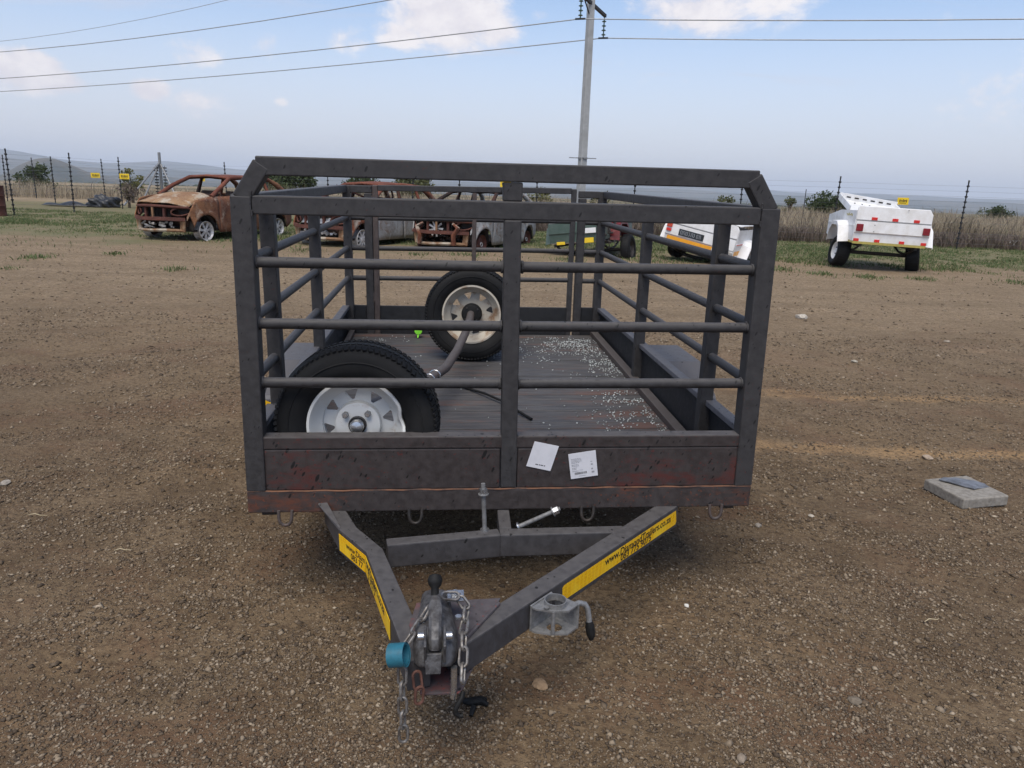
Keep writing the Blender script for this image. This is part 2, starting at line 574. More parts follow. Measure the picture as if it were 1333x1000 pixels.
def rust_mat(name, c1, c2, c3, pale, ash):
    """burnt out bodywork: layered rust browns with pale ash and bare scorched metal"""
    m, t, b = new_mat(name)
    co = t.n('ShaderNodeTexCoord').outputs['Object']
    n1 = t.noise(co, 2.1, 7, 0.6, 0.4)
    n2 = t.noise(co, 9, 8, 0.7, 0.3)
    n3 = t.noise(t.mapping(co, (1, 1, 0.4), (0, 0, 0), (4, 2, 7)), 1.7, 6, 0.6, 0.5)
    col = t.mix(t.ramp(n1, 0.35, 0.65), c1, c2)
    col = t.mix(t.ramp(n2, 0.5, 0.72), col, c3)
    col = t.mix(t.ramp(n3, 0.62 - ash, 0.74 - ash, 0, 0.85), col, t.mix(n2, pale, tuple(p * 0.6 for p in pale)))
    n4 = t.noise(co, 26, 6, 0.75)
    col = t.mix(t.ramp(n4, 0.52, 0.66, 0, 0.65), col, tuple(c_ * 0.35 for c_ in c2))
    n5 = t.noise(t.mapping(co, (1, 1, 1), (0, 0, 0), (9, 1, 3)), 4.5, 7, 0.7, 0.6)
    col = t.mix(t.ramp(n5, 0.64 - ash, 0.72 - ash, 0, 0.6), col, pale)
    finish(t, b, col, 0.85, t.math('ADD', n2, t.math('MULTIPLY', n4, 0.4)), 0.5, 0.015, 0, 0.25)
    return m


M_rustA = rust_mat('burnt_body_brown', (0.26, 0.125, 0.062), (0.150, 0.062, 0.038), (0.085, 0.040, 0.028), (0.42, 0.34, 0.26), 0.08)
M_rust_hood = rust_mat('burnt_bonnet', (0.312, 0.192, 0.103), (0.219, 0.122, 0.069), (0.28, 0.19, 0.12), (0.50, 0.44, 0.35), 0.10)
M_rust_roof = rust_mat('burnt_roof_red', (0.213, 0.077, 0.048), (0.12, 0.042, 0.028), (0.12, 0.04, 0.025), (0.34, 0.22, 0.12), -0.05)
M_rust_dark = rust_mat('burnt_dark_parts', (0.055, 0.026, 0.018), (0.02, 0.016, 0.015), (0.12, 0.045, 0.025), (0.16, 0.11, 0.08), -0.05)
M_rust_bar = rust_mat('burnt_crash_bar', (0.115, 0.045, 0.034), (0.08, 0.034, 0.027), (0.15, 0.070, 0.045), (0.3, 0.2, 0.13), -0.06)
M_rustB = rust_mat('burnt_body_orange', (0.22, 0.080, 0.040), (0.13, 0.05, 0.032), (0.08, 0.03, 0.02), (0.42, 0.38, 0.32), 0.10)
M_rustC = rust_mat('burnt_body_silver', (0.36, 0.36, 0.35), (0.27, 0.25, 0.23), (0.20, 0.10, 0.055), (0.46, 0.46, 0.46), 0.10)
M_char = simple('charred_black', (0.010, 0.009, 0.009), (0.03, 0.022, 0.018), 0.9, 0, 8, 0.4)
M_bareplate = simple('bare_silver_panel', (0.46, 0.47, 0.48), (0.36, 0.36, 0.36), 0.45, 0.2, 8, 0.15)


def leaf_mat(name, a, bcol, c=None):
    m, t, b = new_mat(name)
    g = t.n('ShaderNodeNewGeometry')
    rnd = g.outputs['Random Per Island']
    col = t.mix(rnd, a, bcol)
    if c:
        col = t.mix(t.ramp(rnd, 0.80, 0.95), col, c)
    finish(t, b, col, 0.7, None, spec=0.25)
    tr = t.n('ShaderNodeBsdfTranslucent')
    t.set(tr.inputs[0], col)
    mx = t.n('ShaderNodeMixShader')
    mx.inputs[0].default_value = 0.25
    out = t.nt.nodes['Material Output']
    t.nt.links.new(b.outputs[0], mx.inputs[1])
    t.nt.links.new(tr.outputs[0], mx.inputs[2])
    t.nt.links.new(mx.outputs[0], out.inputs[0])
    return m


M_leaf_dark = leaf_mat('leaf_dark', (0.040, 0.062, 0.024), (0.070, 0.090, 0.038))
M_leaf_olive = leaf_mat('leaf_olive', (0.085, 0.095, 0.035), (0.12, 0.125, 0.055))
M_leaf_yellow = leaf_mat('leaf_yellow', (0.16, 0.15, 0.05), (0.12, 0.13, 0.05))
M_grass = leaf_mat('green_grass', (0.080, 0.122, 0.042), (0.140, 0.168, 0.070), (0.30, 0.26, 0.15))
M_dry = leaf_mat('dry_grass', (0.46, 0.385, 0.27), (0.30, 0.24, 0.165), (0.16, 0.14, 0.10))
M_scrub = leaf_mat('brown_scrub', (0.20, 0.155, 0.125), (0.13, 0.10, 0.085), (0.22, 0.20, 0.12))
M_bark = simple('bark', (0.07, 0.05, 0.035), (0.04, 0.03, 0.022), 0.9)
M_straw = simple('straw', (0.50, 0.42, 0.27), (0.40, 0.32, 0.19), 0.8)


def pebble_mat():
    m, t, b = new_mat('pebble')
    rnd = t.n('ShaderNodeNewGeometry').outputs['Random Per Island']
    cr = t.n('ShaderNodeValToRGB')
    t.set(cr.inputs[0], rnd)
    el = cr.color_ramp.elements
    el[0].position, el[0].color = 0.0, (0.060, 0.043, 0.029, 1)
    el[1].position, el[1].color = 1.0, (0.40, 0.325, 0.235, 1)
    for p, c in ((0.35, (0.115, 0.083, 0.054, 1)), (0.70, (0.205, 0.156, 0.106, 1)), (0.93, (0.285, 0.225, 0.158, 1))):
        e = el.new(p)
        e.color = c
    co = t.n('ShaderNodeTexCoord').outputs['Object']
    n = t.noise(co, 160, 3, 0.6)
    finish(t, b, t.mix(t.ramp(n, 0.4, 0.7, 0, 0.35), cr.outputs[0], (0.09, 0.065, 0.045)), 0.85, None, spec=0.3)
    return m


M_pebble = pebble_mat()


def ground_mat():
    m, t, b = new_mat('gravel_yard')
    co = t.n('ShaderNodeTexCoord').outputs['Object']
    x, y, z = t.sep(co)
    big = t.noise(co, 0.55, 6, 0.6, 0.3)
    mid = t.noise(co, 3.2, 7, 0.65, 0.2)
    fine = t.noise(co, 42, 5, 0.7)
    grit = t.noise(co, 190, 3, 0.7)
    streak = t.noise(t.mapping(co, (0.38, 1.7, 1), (0, 0, R(4))), 1.0, 8, 0.66, 0.9)
    v1 = t.voro(co, 58)
    v2 = t.voro(co, 130)
    # dirt
    col = t.mix(t.ramp(mid, 0.35, 0.7), (0.125, 0.086, 0.049), (0.196, 0.140, 0.084))
    col = t.mix(t.ramp(big, 0.38, 0.66, 0, 0.55), col, (0.235, 0.162, 0.092))
    col = t.mix(t.ramp(fine, 0.42, 0.66, 0, 0.75), col, (0.066, 0.041, 0.024))
    redp = t.noise(t.mapping(co, (1.1, 1.5, 1), (0, 0, R(25)), (5, 3, 0)), 1.0, 7, 0.68, 0.5)
    col = t.mix(t.ramp(redp, 0.48, 0.66, 0, 0.7), col, t.mix(fine, (0.165, 0.092, 0.052), (0.105, 0.060, 0.036)))
    tanp = t.noise(t.mapping(co, (1.3, 1.9, 1), (0, 0, R(-30)), (1, 8, 0)), 1.0, 8, 0.72, 0.8)
    col = t.mix(t.math('MULTIPLY', t.ramp(tanp, 0.57, 0.70, 0, 0.75), t.ramp(fine, 0.35, 0.6, 1.0, 0.35)), col, (0.30, 0.195, 0.105))
    # small stones that are too fine to model
    c1 = t.sep(v1.outputs['Color'])
    st = t.math('MULTIPLY', t.ramp(v1.outputs['Distance'], 0.42, 0.25), t.math('GREATER_THAN', c1[0], 0.55))
    stc = t.mix(c1[1], (0.125, 0.086, 0.049), (0.367, 0.270, 0.172))
    clump = t.ramp(t.math('ADD', t.math('MULTIPLY', mid, 0.6), t.math('MULTIPLY', streak, 0.4)), 0.40, 0.58, 0.25, 1.0)
    col = t.mix(t.math('MULTIPLY', st, clump), col, stc)
    c2 = t.sep(v2.outputs['Color'])
    st2 = t.math('MULTIPLY', t.ramp(v2.outputs['Distance'], 0.45, 0.25), t.math('GREATER_THAN', c2[0], 0.6))
    col = t.mix(t.math('MULTIPLY', st2, t.math('MULTIPLY', clump, 0.8)), col, t.mix(c2[1], (0.102, 0.071, 0.045), (0.388, 0.284, 0.180)))
    # bare ochre patches, drawn out along the yard by traffic
    och = t.ramp(t.math('ADD', t.math('MULTIPLY', streak, 0.7), t.math('MULTIPLY', mid, 0.3)), 0.60, 0.72, 0, 0.55)
    yb = t.math('ADD', y, t.math('MULTIPLY', t.math('SUBTRACT', mid, 0.5), 0.35))
    b1 = t.math('MULTIPLY', t.ramp(t.math('ABSOLUTE', t.math('SUBTRACT', yb, 5.12)), 0.16, 0.05), t.ramp(x, 1.2, 1.9))
    b2 = t.math('MULTIPLY', t.ramp(t.math('ABSOLUTE', t.math('SUBTRACT', yb, 3.93)), 0.13, 0.03), t.ramp(x, 0.9, 1.5))
    och = t.math('MULTIPLY', och, t.ramp(fine, 0.38, 0.62, 1.0, 0.25))
    och = t.math('MAXIMUM', och, t.math('MULTIPLY', t.math('MAXIMUM', b1, b2), t.math('MULTIPLY', t.ramp(streak, 0.36, 0.54, 0.05, 0.85), t.ramp(fine, 0.40, 0.66, 1.0, 0.3))))
    col = t.mix(och, col, t.mix(fine, (0.42, 0.275, 0.135), (0.28, 0.17, 0.085)))
    # smoother driven earth towards the row of wrecks
    drive = t.math('MULTIPLY', t.ramp(y, 3.2, 10.5), t.ramp(mid, 0.2, 0.6, 0.62, 0.97))
    dcol = t.mix(t.ramp(streak, 0.30, 0.72), (0.239, 0.176, 0.108), (0.361, 0.269, 0.169))
    g18 = t.noise(co, 17, 6, 0.72, 0.2)
    dcol = t.mix(t.ramp(g18, 0.42, 0.62, 0, 0.75), dcol, (0.158, 0.112, 0.069))
    dcol = t.mix(t.ramp(fine, 0.50, 0.62, 0, 0.7), dcol, (0.118, 0.082, 0.051))
    c3_ = t.sep(t.voro(co, 24).outputs['Color'])
    dcol = t.mix(t.math('MULTIPLY', t.math('GREATER_THAN', c3_[0], 0.90), t.math('MULTIPLY', t.ramp(v1.outputs['Distance'], .5, .3), 0.55)), dcol, (0.370, 0.309, 0.250))
    dcol = t.mix(t.math('MULTIPLY', t.math('MULTIPLY', st, clump), 0.6), dcol, t.mix(c1[1], (0.111, 0.085, 0.066), (0.311, 0.254, 0.203)))
    dcol = t.mix(t.math('MULTIPLY', och, 0.6), dcol, (0.266, 0.162, 0.086))
    col = t.mix(drive, col, dcol)
    # greened soil under the grass
    gy = t.math('ADD', y, t.math('ADD', t.math('MULTIPLY', t.math('SUBTRACT', big, 0.5), 9), t.math('MULTIPLY', t.ramp(x, -4, -9), 0.6)))
    green = t.math('MULTIPLY', t.ramp(gy, 14.8, 18.0), t.ramp(t.noise(co, 1.3, 6, 0.65), 0.30, 0.56, 0.25, 0.97))
    col = t.mix(green, col, t.mix(fine, (0.108, 0.122, 0.052), (0.22, 0.185, 0.105)))
    # veld beyond the fence
    vn = t.noise(t.mapping(co, (0.02, 0.05, 1)), 1.0, 8, 0.62, 0.3)
    vn2 = t.noise(t.mapping(co, (0.0022, 0.006, 1)), 1.0, 8, 0.62, 0.3)
    vcol = t.mix(t.ramp(vn, 0.35, 0.66), (0.34, 0.255, 0.165), (0.24, 0.185, 0.115))
    vcol = t.mix(t.ramp(vn2, 0.46, 0.60, 0, 0.85), vcol, (0.055, 0.066, 0.034))
    col = t.mix(t.ramp(t.math('ADD', y, t.math('MULTIPLY', t.ramp(x, -2, -14), -8)), 24, 29), col, vcol)
    h = t.math('ADD', t.math('MULTIPLY', st, 0.55), t.math('ADD', t.math('MULTIPLY', fine, 0.9), t.math('ADD', t.math('MULTIPLY', grit, 0.25), t.math('MULTIPLY', st2, 0.22))))
    finish(t, b, col, 0.92, h, 0.95, 0.015, 0, 0.2)
    return m


M_ground = ground_mat()


def hill_mat():
    m, t, b = new_mat('hill_scrub')
    co = t.n('ShaderNodeTexCoord').outputs['Object']
    n1 = t.noise(t.mapping(co, (0.0022, 0.0030, 0.004)), 1.0, 9, 0.65, 0.4)
    n2 = t.noise(t.mapping(co, (0.02, 0.02, 0.02)), 1.0, 6, 0.7)
    col = t.mix(t.ramp(n1, 0.42, 0.62), (0.035, 0.045, 0.040), (0.105, 0.092, 0.072))
    col = t.mix(t.ramp(n2, 0.45, 0.62, 0, 0.7), col, (0.035, 0.045, 0.025))
    finish(t, b, col, 0.95, None, spec=0.1)
    return m


M_hill = hill_mat()

# ------------------------------------------------------------------ ground


def steps(lo, hi, fine_lo, fine_hi, d0, grow):
    a = list(np.arange(fine_lo, fine_hi + 1e-6, d0))
    x, d = fine_hi, d0
    while x < hi:
        d *= grow
        x += d
        a.append(x)
    x, d = fine_lo, d0
    pre = []
    while x > lo:
        d *= grow
        x -= d
        pre.append(x)
    return np.array(pre[::-1] + a)


def vnoise(x, y, s, seed):
    """smooth value noise, -1..1"""
    r = np.random.default_rng(seed).random((64, 64)) * 2 - 1
    u, v = x / s, y / s
    i, j = np.floor(u).astype(int), np.floor(v).astype(int)
    fx, fy = u - i, v - j
    fx, fy = fx * fx * (3 - 2 * fx), fy * fy * (3 - 2 * fy)
    g = lambda a, b: r[a % 64, b % 64]
    return (g(i, j) * (1 - fx) + g(i + 1, j) * fx) * (1 - fy) + (g(i, j + 1) * (1 - fx) + g(i + 1, j + 1) * fx) * fy


def gz(x, y):
    x, y = np.asarray(x, float), np.asarray(y, float)
    r = np.hypot(x, y)
    near = np.clip(1 - r / 60, 0, 1)
    z = near * (0.010 * vnoise(x, y, 0.55, 1) + 0.006 * vnoise(x, y, 0.19, 2) + 0.012 * vnoise(x, y, 1.9, 3))
    for c_, s2 in ((0.55, 1.0), (-0.62, 1.0)):
        q = -x * math.sin(c_) + y * math.cos(c_)
        for o_ in (-1.1, 0.35, 2.9, 4.4):
            z = z - near * (x * (1 if c_ > 0 else -1) < 0.4) * .011 * np.exp(-((q - o_ - .05 * np.sin(x * 1.7)) / .11) ** 2) * (0.6 + 0.4 * vnoise(x, y, .3, 9))
    rut = np.clip(1 - np.abs(y - 9.5) / 4.0, 0, 1)
    z = z + rut * 0.007 * vnoise(x * 0.2, y + 0.06 * x, 0.5, 4)
    fall = np.clip(r - 45, 0, 3600)
    z = z - 0.0138 * fall + np.clip((r - 150) / 900, 0, 1) * 5.0 * vnoise(x, y, 420, 5)
    return z - np.clip(r - 3600, 0, 9000) * 0.004


gx = steps(-16000, 16000, -4.2, 4.2, 0.07, 1.055)
gy = steps(-60, 16000, 0.6, 6.2, 0.07, 1.045)
X, Y = np.meshgrid(gx, gy, indexing='ij')
Zg = gz(X, Y)
nxg, nyg = len(gx), len(gy)
idx = np.arange(nxg * nyg).reshape(nxg, nyg)
F = np.stack([idx[:-1, :-1], idx[1:, :-1], idx[1:, 1:], idx[:-1, 1:]], -1).reshape(-1, 4)
np_mesh('ground', np.stack([X, Y, Zg], -1).reshape(-1, 3), F, M_ground, 'structure', smooth=True)

# hills: real ridges several kilometres off
AZ = lambda px: math.atan((px - 666.5) / 970.4)


def ridge(name, dist, depth, prof, seed, rough, naz=260, nd=16, a0=-1.05, a1=1.05, floor=-60):
    az = np.linspace(a0, a1, naz)
    xs = np.array([AZ(p[0]) for p in prof])
    el = np.interp(az, xs, [p[1] / 970.4 for p in prof])
    V = np.zeros((naz, nd, 3))
    for j in range(nd):
        s = j / (nd - 1)
        d = dist + depth * (s - 0.5)
        shape = math.sin(math.pi * s) ** 1.1
        nz = vnoise(az * dist, np.full_like(az, s * depth), depth * 0.16, seed) * rough + vnoise(az * dist, np.full_like(az, s * depth), depth * 0.05, seed + 1) * rough * 0.4
        top = EYE + dist * el
        V[:, j, 0] = d * np.sin(az)
        V[:, j, 1] = d * np.cos(az)
        V[:, j, 2] = floor + (top - floor) * shape + nz * shape * (0.35 if 0.35 < s < 0.65 else 1.0)
    idx = np.arange(naz * nd).reshape(naz, nd)
    F = np.stack([idx[:-1, :-1], idx[1:, :-1], idx[1:, 1:], idx[:-1, 1:]], -1).reshape(-1, 4)
    return np_mesh(name, V.reshape(-1, 3), F, M_hill, 'structure', smooth=True)


ridge('hills', 8200, 3200, [(-900, 14), (-300, 24), (-60, 22), (0, 21), (40, 19), (90, 13), (140, 10), (175, 11), (222, 14), (262, 12), (313, 8.5),
                            (400, 7.5), (470, 8.5), (540, 6.5), (640, 7.5), (760, 5.5), (860, 8), (930, 7.5), (1000, 4), (1090, 4.5), (1165, 5), (1250, 3.2), (1333, 4), (1700, 7), (2500, 5)], 21, 26)
ridge('hills', 5200, 1800, [(-900, 10), (-300, 13), (0, 13), (60, 9), (150, 4), (222, 7), (300, 3), (420, 2), (560, 4), (700, 1.5), (850, 3), (1000, 0), (1200, 1), (1333, -1), (2500, 2)], 31, 16, floor=-70)
ridge('koppie', 2400, 900, [(-2000, -14), (-10, -13), (14, -7), (36, 3), (56, 10), (70, 12.5), (84, 12), (100, 8), (122, 1), (144, -5), (170, -12), (3000, -14)], 41, 9, 400, 24, floor=-34)
ridge('hills', 3300, 800, [(-900, -3), (0, -5), (200, -2), (330, -6), (500, -5), (650, -8), (800, -6), (1000, -9), (1150, -8), (1333, -10), (2500, -9)], 51, 9, floor=-48)

# bands of far trees on the plain
def far_wood(n, az0, az1, d0, d1, seed):
    r = np.random.default_rng(seed)
    az = r.uniform(az0, az1, n)
    d = r.uniform(d0, d1, n)
    keep = vnoise(az * 900, d, 130, seed) > 0.05
    az, d = az[keep], d[keep]
    x, y = d * np.sin(az), d * np.cos(az)
    z = gz(x, y)
    k = len(x)
    h = r.uniform(2.0, 5.5, k)
    w = h * r.uniform(1.0, 2.4, k)
    V, Fl = [], []
    base = np.array([[1, 0, .5], [0, 1, .45], [-1, 0, .55], [0, -1, .5], [0, 0, .78], [0, 0, 0.1]])
    P = base[None] * np.stack([w / 2, w / 2, h], -1)[:, None] + r.normal(0, .35, (k, 6, 3))
    P += np.stack([x, y, z - 0.3], -1)[:, None]
    f0 = np.array([[0, 1, 4], [1, 2, 4], [2, 3, 4], [3, 0, 4], [1, 0, 5], [2, 1, 5], [3, 2, 5], [0, 3, 5]])
    Fa = (f0[None] + (np.arange(k) * 6)[:, None, None]).reshape(-1, 3)
    return np_mesh('far_trees', P.reshape(-1, 3), Fa, M_leaf_dark, 'stuff')


far_wood(9000, -0.75, 0.75, 900, 3200, 5)

# ------------------------------------------------------------------ gravel, straw, grass


def pebbles(name, n, y0, y1, smin, smax, seed, mat=M_pebble):
    r = np.random.default_rng(seed)
    u = r.random(n * 2)
    y = y0 * (y1 / y0) ** u
    x = r.uniform(-0.86, 0.86, n * 2) * (y + 0.35)
    th_ = np.where(x < 0, .45, -.5)
    ua, va = x * np.cos(th_) + y * np.sin(th_), -x * np.sin(th_) + y * np.cos(th_)
    dn = 0.46 + 0.62 * vnoise(ua * .22, va, 0.20, seed + 7) + 0.25 * vnoise(x, y, 0.45, seed + 1) + 0.3 * vnoise(x, y * 1.6, 0.16, seed + 2) + 0.2 * vnoise(x * 0.5, y, 0.9, seed + 3)
    keep = r.random(n * 2) < dn
    x, y = x[keep][:n], y[keep][:n]
    k = len(x)
    s = smin * (smax / smin) ** (r.random(k) ** 2.4)
    s = s * np.clip(0.75 + 0.12 * y, 0.8, 1.7)
    base = np.array([[1, 0, 0], [0.2, 1, 0.05], [-1, .1, 0], [-.1, -1, 0], [0.1, 0, 1], [0, 0, -1]], float)
    P = base[None] * (1 + r.normal(0, .28, (k, 6, 3)))
    P = P + r.normal(0, .14, (k, 6, 3))
    sc = np.stack([s * r.uniform(.7, 1.25, k), s * r.uniform(.6, 1.1, k), s * r.uniform(.35, .8, k)], -1)
    P = P * sc[:, None] * 0.5
    th = r.uniform(0, 6.283, k)
    c, sn = np.cos(th), np.sin(th)
    Q = P.copy()
    Q[..., 0] = P[..., 0] * c[:, None] - P[..., 1] * sn[:, None]
    Q[..., 1] = P[..., 0] * sn[:, None] + P[..., 1] * c[:, None]
    Q += np.stack([x, y, gz(x, y) + s * 0.10], -1)[:, None]
    f0 = np.array([[0, 1, 4], [1, 2, 4], [2, 3, 4], [3, 0, 4], [1, 0, 5], [2, 1, 5], [3, 2, 5], [0, 3, 5]])
    Fa = (f0[None] + (np.arange(k) * 6)[:, None, None]).reshape(-1, 3)
    return np_mesh(name, Q.reshape(-1, 3), Fa, mat, 'stuff')


pebbles('gravel', 190000, 1.0, 7.5, 0.0042, 0.017, 71)
pebbles('gravel', 14000, 1.0, 14.0, 0.009, 0.026, 81)


def blades(name, x, y, h, w, mat, seed, lean=0.5, z=None, parent=None):
    r = np.random.default_rng(seed)
    k = len(x)
    th = r.uniform(0, 6.283, k)
    ln = r.normal(0, lean, (k, 2)) * h[:, None]
    zb = gz(x, y) - 0.01 if z is None else z
    side = np.stack([np.cos(th) * w / 2, np.sin(th) * w / 2, np.zeros(k)], -1)
    b = np.stack([x, y, zb], -1)
    mid = b + np.stack([ln[:, 0] * .35, ln[:, 1] * .35, h * .6], -1)
    tip = b + np.stack([ln[:, 0], ln[:, 1], h * (1 - .3 * np.clip(np.abs(ln).sum(1) / h, 0, 1))], -1)
    V = np.stack([b - side, b + side, mid - side * .8, mid + side * .8, tip], 1)
    f0 = np.array([[0, 1, 3], [0, 3, 2], [2, 3, 4]])
    Fa = (f0[None] + (np.arange(k) * 5)[:, None, None]).reshape(-1, 3)
    return np_mesh(name, V.reshape(-1, 3), Fa, mat, 'stuff', parent)


# green grass: patchy, thickening towards the fence
r_ = np.random.default_rng(5)
n = 420000
yy = r_.uniform(13.2, 27, n)
xx = r_.uniform(-1.05, 0.95, n) * yy
edge = 15.9 + 1.4 * vnoise(xx, yy, 2.3, 61) + 0.8 * vnoise(xx, yy, 0.8, 62) + np.where(xx < -7, .6, 0) - np.where(xx > 3, 1.2, 0)
dens = np.clip((yy - edge) / 2.2, 0.02, 1) * np.clip(0.62 + 0.7 * vnoise(xx, yy, 0.9, 63) + 0.6 * vnoise(xx, yy, 0.32, 64), 0, 1)
kp = r_.random(n) < dens
xx, yy = xx[kp], yy[kp]
hh = r_.uniform(0.025, 0.085, len(xx)) * (1 + 0.5 * vnoise(xx, yy, 1.1, 65))
blades('grass', xx, yy, hh, r_.uniform(0.008, 0.02, len(xx)), M_grass, 6, 0.55)
# lone tufts on the driven earth
tx, ty = [], []
for (cx, cy, rad, q) in ((-7.7, 12.0, .28, 160), (-8.0, 9.5, .22, 130), (-5.0, 10.9, .2, 90), (-6.9, 12.9, .18, 60), (-8.3, 10.6, .25, 80), (-7.1, 10.4, .2, 50),
                         (-0.9, 15.0, .4, 200), (1.0, 14.6, .35, 160), (4.9, 14.2, .4, 240), (5.5, 13.5, .3, 150), (6.2, 13.2, .3, 150), (7.2, 13.3, .25, 120), (8.9, 13.2, .35, 140),
                         (9.6, 13.0, .3, 150), (-1.9, 14.7, .3, 90), (-4.2, 14.6, .4, 120), (2.6, 14.8, .5, 200), (3.6, 15.4, .4, 150)):
    a = r_.normal(0, rad * .5, (q, 2))
    tx += list(cx + a[:, 0]); ty += list(cy + a[:, 1] * 1.2)
tx, ty = np.array(tx), np.array(ty)
blades('grass', tx, ty, r_.uniform(.03, .10, len(tx)), r_.uniform(.008, .02, len(tx)), M_grass, 8, .6)
# tall dry grass behind the fence
n = 220000
uu = r_.uniform(-1, 1, n)
yy = 24.6 + 26 * r_.random(n) ** 1.7
xx = uu * 1.05 * yy
line = np.where(xx > -1, 24.3 - 0.09 * (xx - 0), 24.3 - 0.80 * (xx + 1))      # where the fence runs
line = np.minimum(line, 39)
kp = (yy > line + 0.4 + 1.3 * vnoise(xx, yy, 1.3, 66) + .6 * vnoise(xx, yy, .45, 76)) & (r_.random(n) < np.clip(0.62 + 0.5 * vnoise(xx, yy, 1.6, 67), .1, 1))
xx, yy = xx[kp], yy[kp]
hh = r_.uniform(0.35, 0.92, len(xx)) * (1 + 0.30 * vnoise(xx, yy, 2.2, 68) + 0.42 * vnoise(xx, yy, .8, 78))
blades('dry_grass', xx, yy, hh, r_.uniform(.007, .02, len(xx)), M_dry, 9, .30)
kq = r_.random(len(xx)) < .22
blades('weeds', xx[kq] + .07, yy[kq] - .05, hh[kq] * r_.uniform(.5, 1.25, kq.sum()), r_.uniform(.012, .04, kq.sum()), M_scrub, 19, .4)
n = 42000
yy = 24.0 + 3.6 * r_.random(n) ** 1.3
xx = r_.uniform(-0.02, 0.84, n) * yy
line = 24.3 - 0.09 * xx
yy = yy + (line - 24.3)
kp = r_.random(n) < np.clip(0.5 + .8 * vnoise(xx, yy, .9, 69), 0, 1)
xx, yy = xx[kp], yy[kp]
blades('scrub', xx, yy, r_.uniform(.2, .62, len(xx)), r_.uniform(.012, .03, len(xx)), M_scrub, 10, .42)

# dry stalks lying on the gravel, each one loose
stalks = [(-1.72, 3.36, 25, .08), (-1.90, 2.76, 95, .10), (-1.42, 2.50, 88, .08), (1.42, 2.2, 75, .08)]
lab = ['pale straw stalk lying across the gravel far left of the trailer', 'long thin straw lying flat on the left gravel', 'bent straw stalk on the gravel left of the drawbar', 'white straw stalk on the lower right gravel',
       'short straw stalk right of the jockey clamp', 'short straw on the gravel before the drawbar plate', 'straw stalk at the far left edge of the gravel', 'short straw left of the hanging chain', 'straw stalk just left of the concrete slab', 'small straw below the bent drawbar arm']
for (x, y, a, l), lb in zip(stalks, lab):
    mb = MB()
    c, s_ = math.cos(R(a)), math.sin(R(a))
    l *= .8
    p = [(-l / 2, 0, 0.006), (-l / 6, .004, .012), (l / 5, -.004, .011), (l / 2, .006, .007)]
    mb.tube(p, [.0010, .0015, .0014, .0007], 5)
    o = mb.build('straw_stalk', M_straw, None, 60, M=place(x, y, float(gz(x, y)) + .004, R(90 - a)))
    tag(o, lb, 'straw', 'straw stalks on the gravel')

# loose stones large enough to pick up
stones = [(2.262, 3.82, .055, 'tan fist sized stone behind the concrete slab', (0.42, 0.33, 0.25)), (3.274, 8.446, .13, 'pale flat stone on the driven earth right of the trailer', (0.5, 0.45, 0.38)),
          (-2.234, 3.067, .045, 'grey stone at the left edge of the gravel', (0.36, 0.32, 0.27)), (0.616, 2.248, .018, 'small white pebble right of the crank handle', (0.75, 0.73, 0.68)),
          (.106, 1.80, .045, 'ochre flat stone in front of the drawbar plate', (0.36, 0.24, 0.14)), (1.06, 2.9, .03, 'grey stone right of the yellow taped drawbar arm', (0.33, 0.29, 0.24)),
          (1.32, 3.0, .026, 'pale chip stone left of the slab', (0.45, 0.40, 0.33)), (.98, 1.78, .035, 'rounded grey stone near the lower edge of the gravel', (0.20, 0.165, 0.125)), (.60, 1.55, .03, 'grey brown stone low on the gravel before the trailer', (0.26, 0.21, 0.16)),
          (-2.22, 2.96, .035, 'second grey stone at the left edge, nearer the camera', (0.30, 0.27, 0.23)), (4.3, 7.3, .05, 'pale chip on the driven earth below the right white trailer', (0.38, 0.33, 0.26)), (2.9, 6.2, .05, 'small white chip on the gravel right of the cage', (0.42, 0.38, 0.31))]
for x, y, s, lb, colr in stones:
    bm = bmesh.new()
    bmesh.ops.create_icosphere(bm, subdivisions=2, radius=.5)
    rr = random.Random(hash(lb) % 999 if False else len(lb) * 7 + int(x * 31))
    ks = [(Vector((rr.gauss(0, 1), rr.gauss(0, 1), rr.gauss(0, 1))).normalized(), rr.uniform(.30, .44)) for _ in range(9)]
    for v in bm.verts:
        for d, q in ks:
            e = v.co.dot(d)
            if e > q:
                v.co -= d * (e - q)
        v.co = Vector((v.co.x * 1.25, v.co.y, v.co.z * .55)) * s
    me = bpy.data.meshes.new('stone')
    bm.to_mesh(me); bm.free()
    key = 'stone_%d%d%d' % tuple(int(c * 100) for c in colr)
    mt = bpy.data.materials.get(key) or simple(key, colr, tuple(c * .65 for c in colr), .9, 0, 70, .4, .2)
    me.materials.append(mt)
    o = bpy.data.objects.new('stone', me)
    COL.objects.link(o)
    o.matrix_world = place(x, y, float(gz(x, y)) + s * .16, rr.uniform(0, 6))
    tag(o, lb, 'stone', 'loose stones on the gravel')

# ------------------------------------------------------------------ trees and bushes


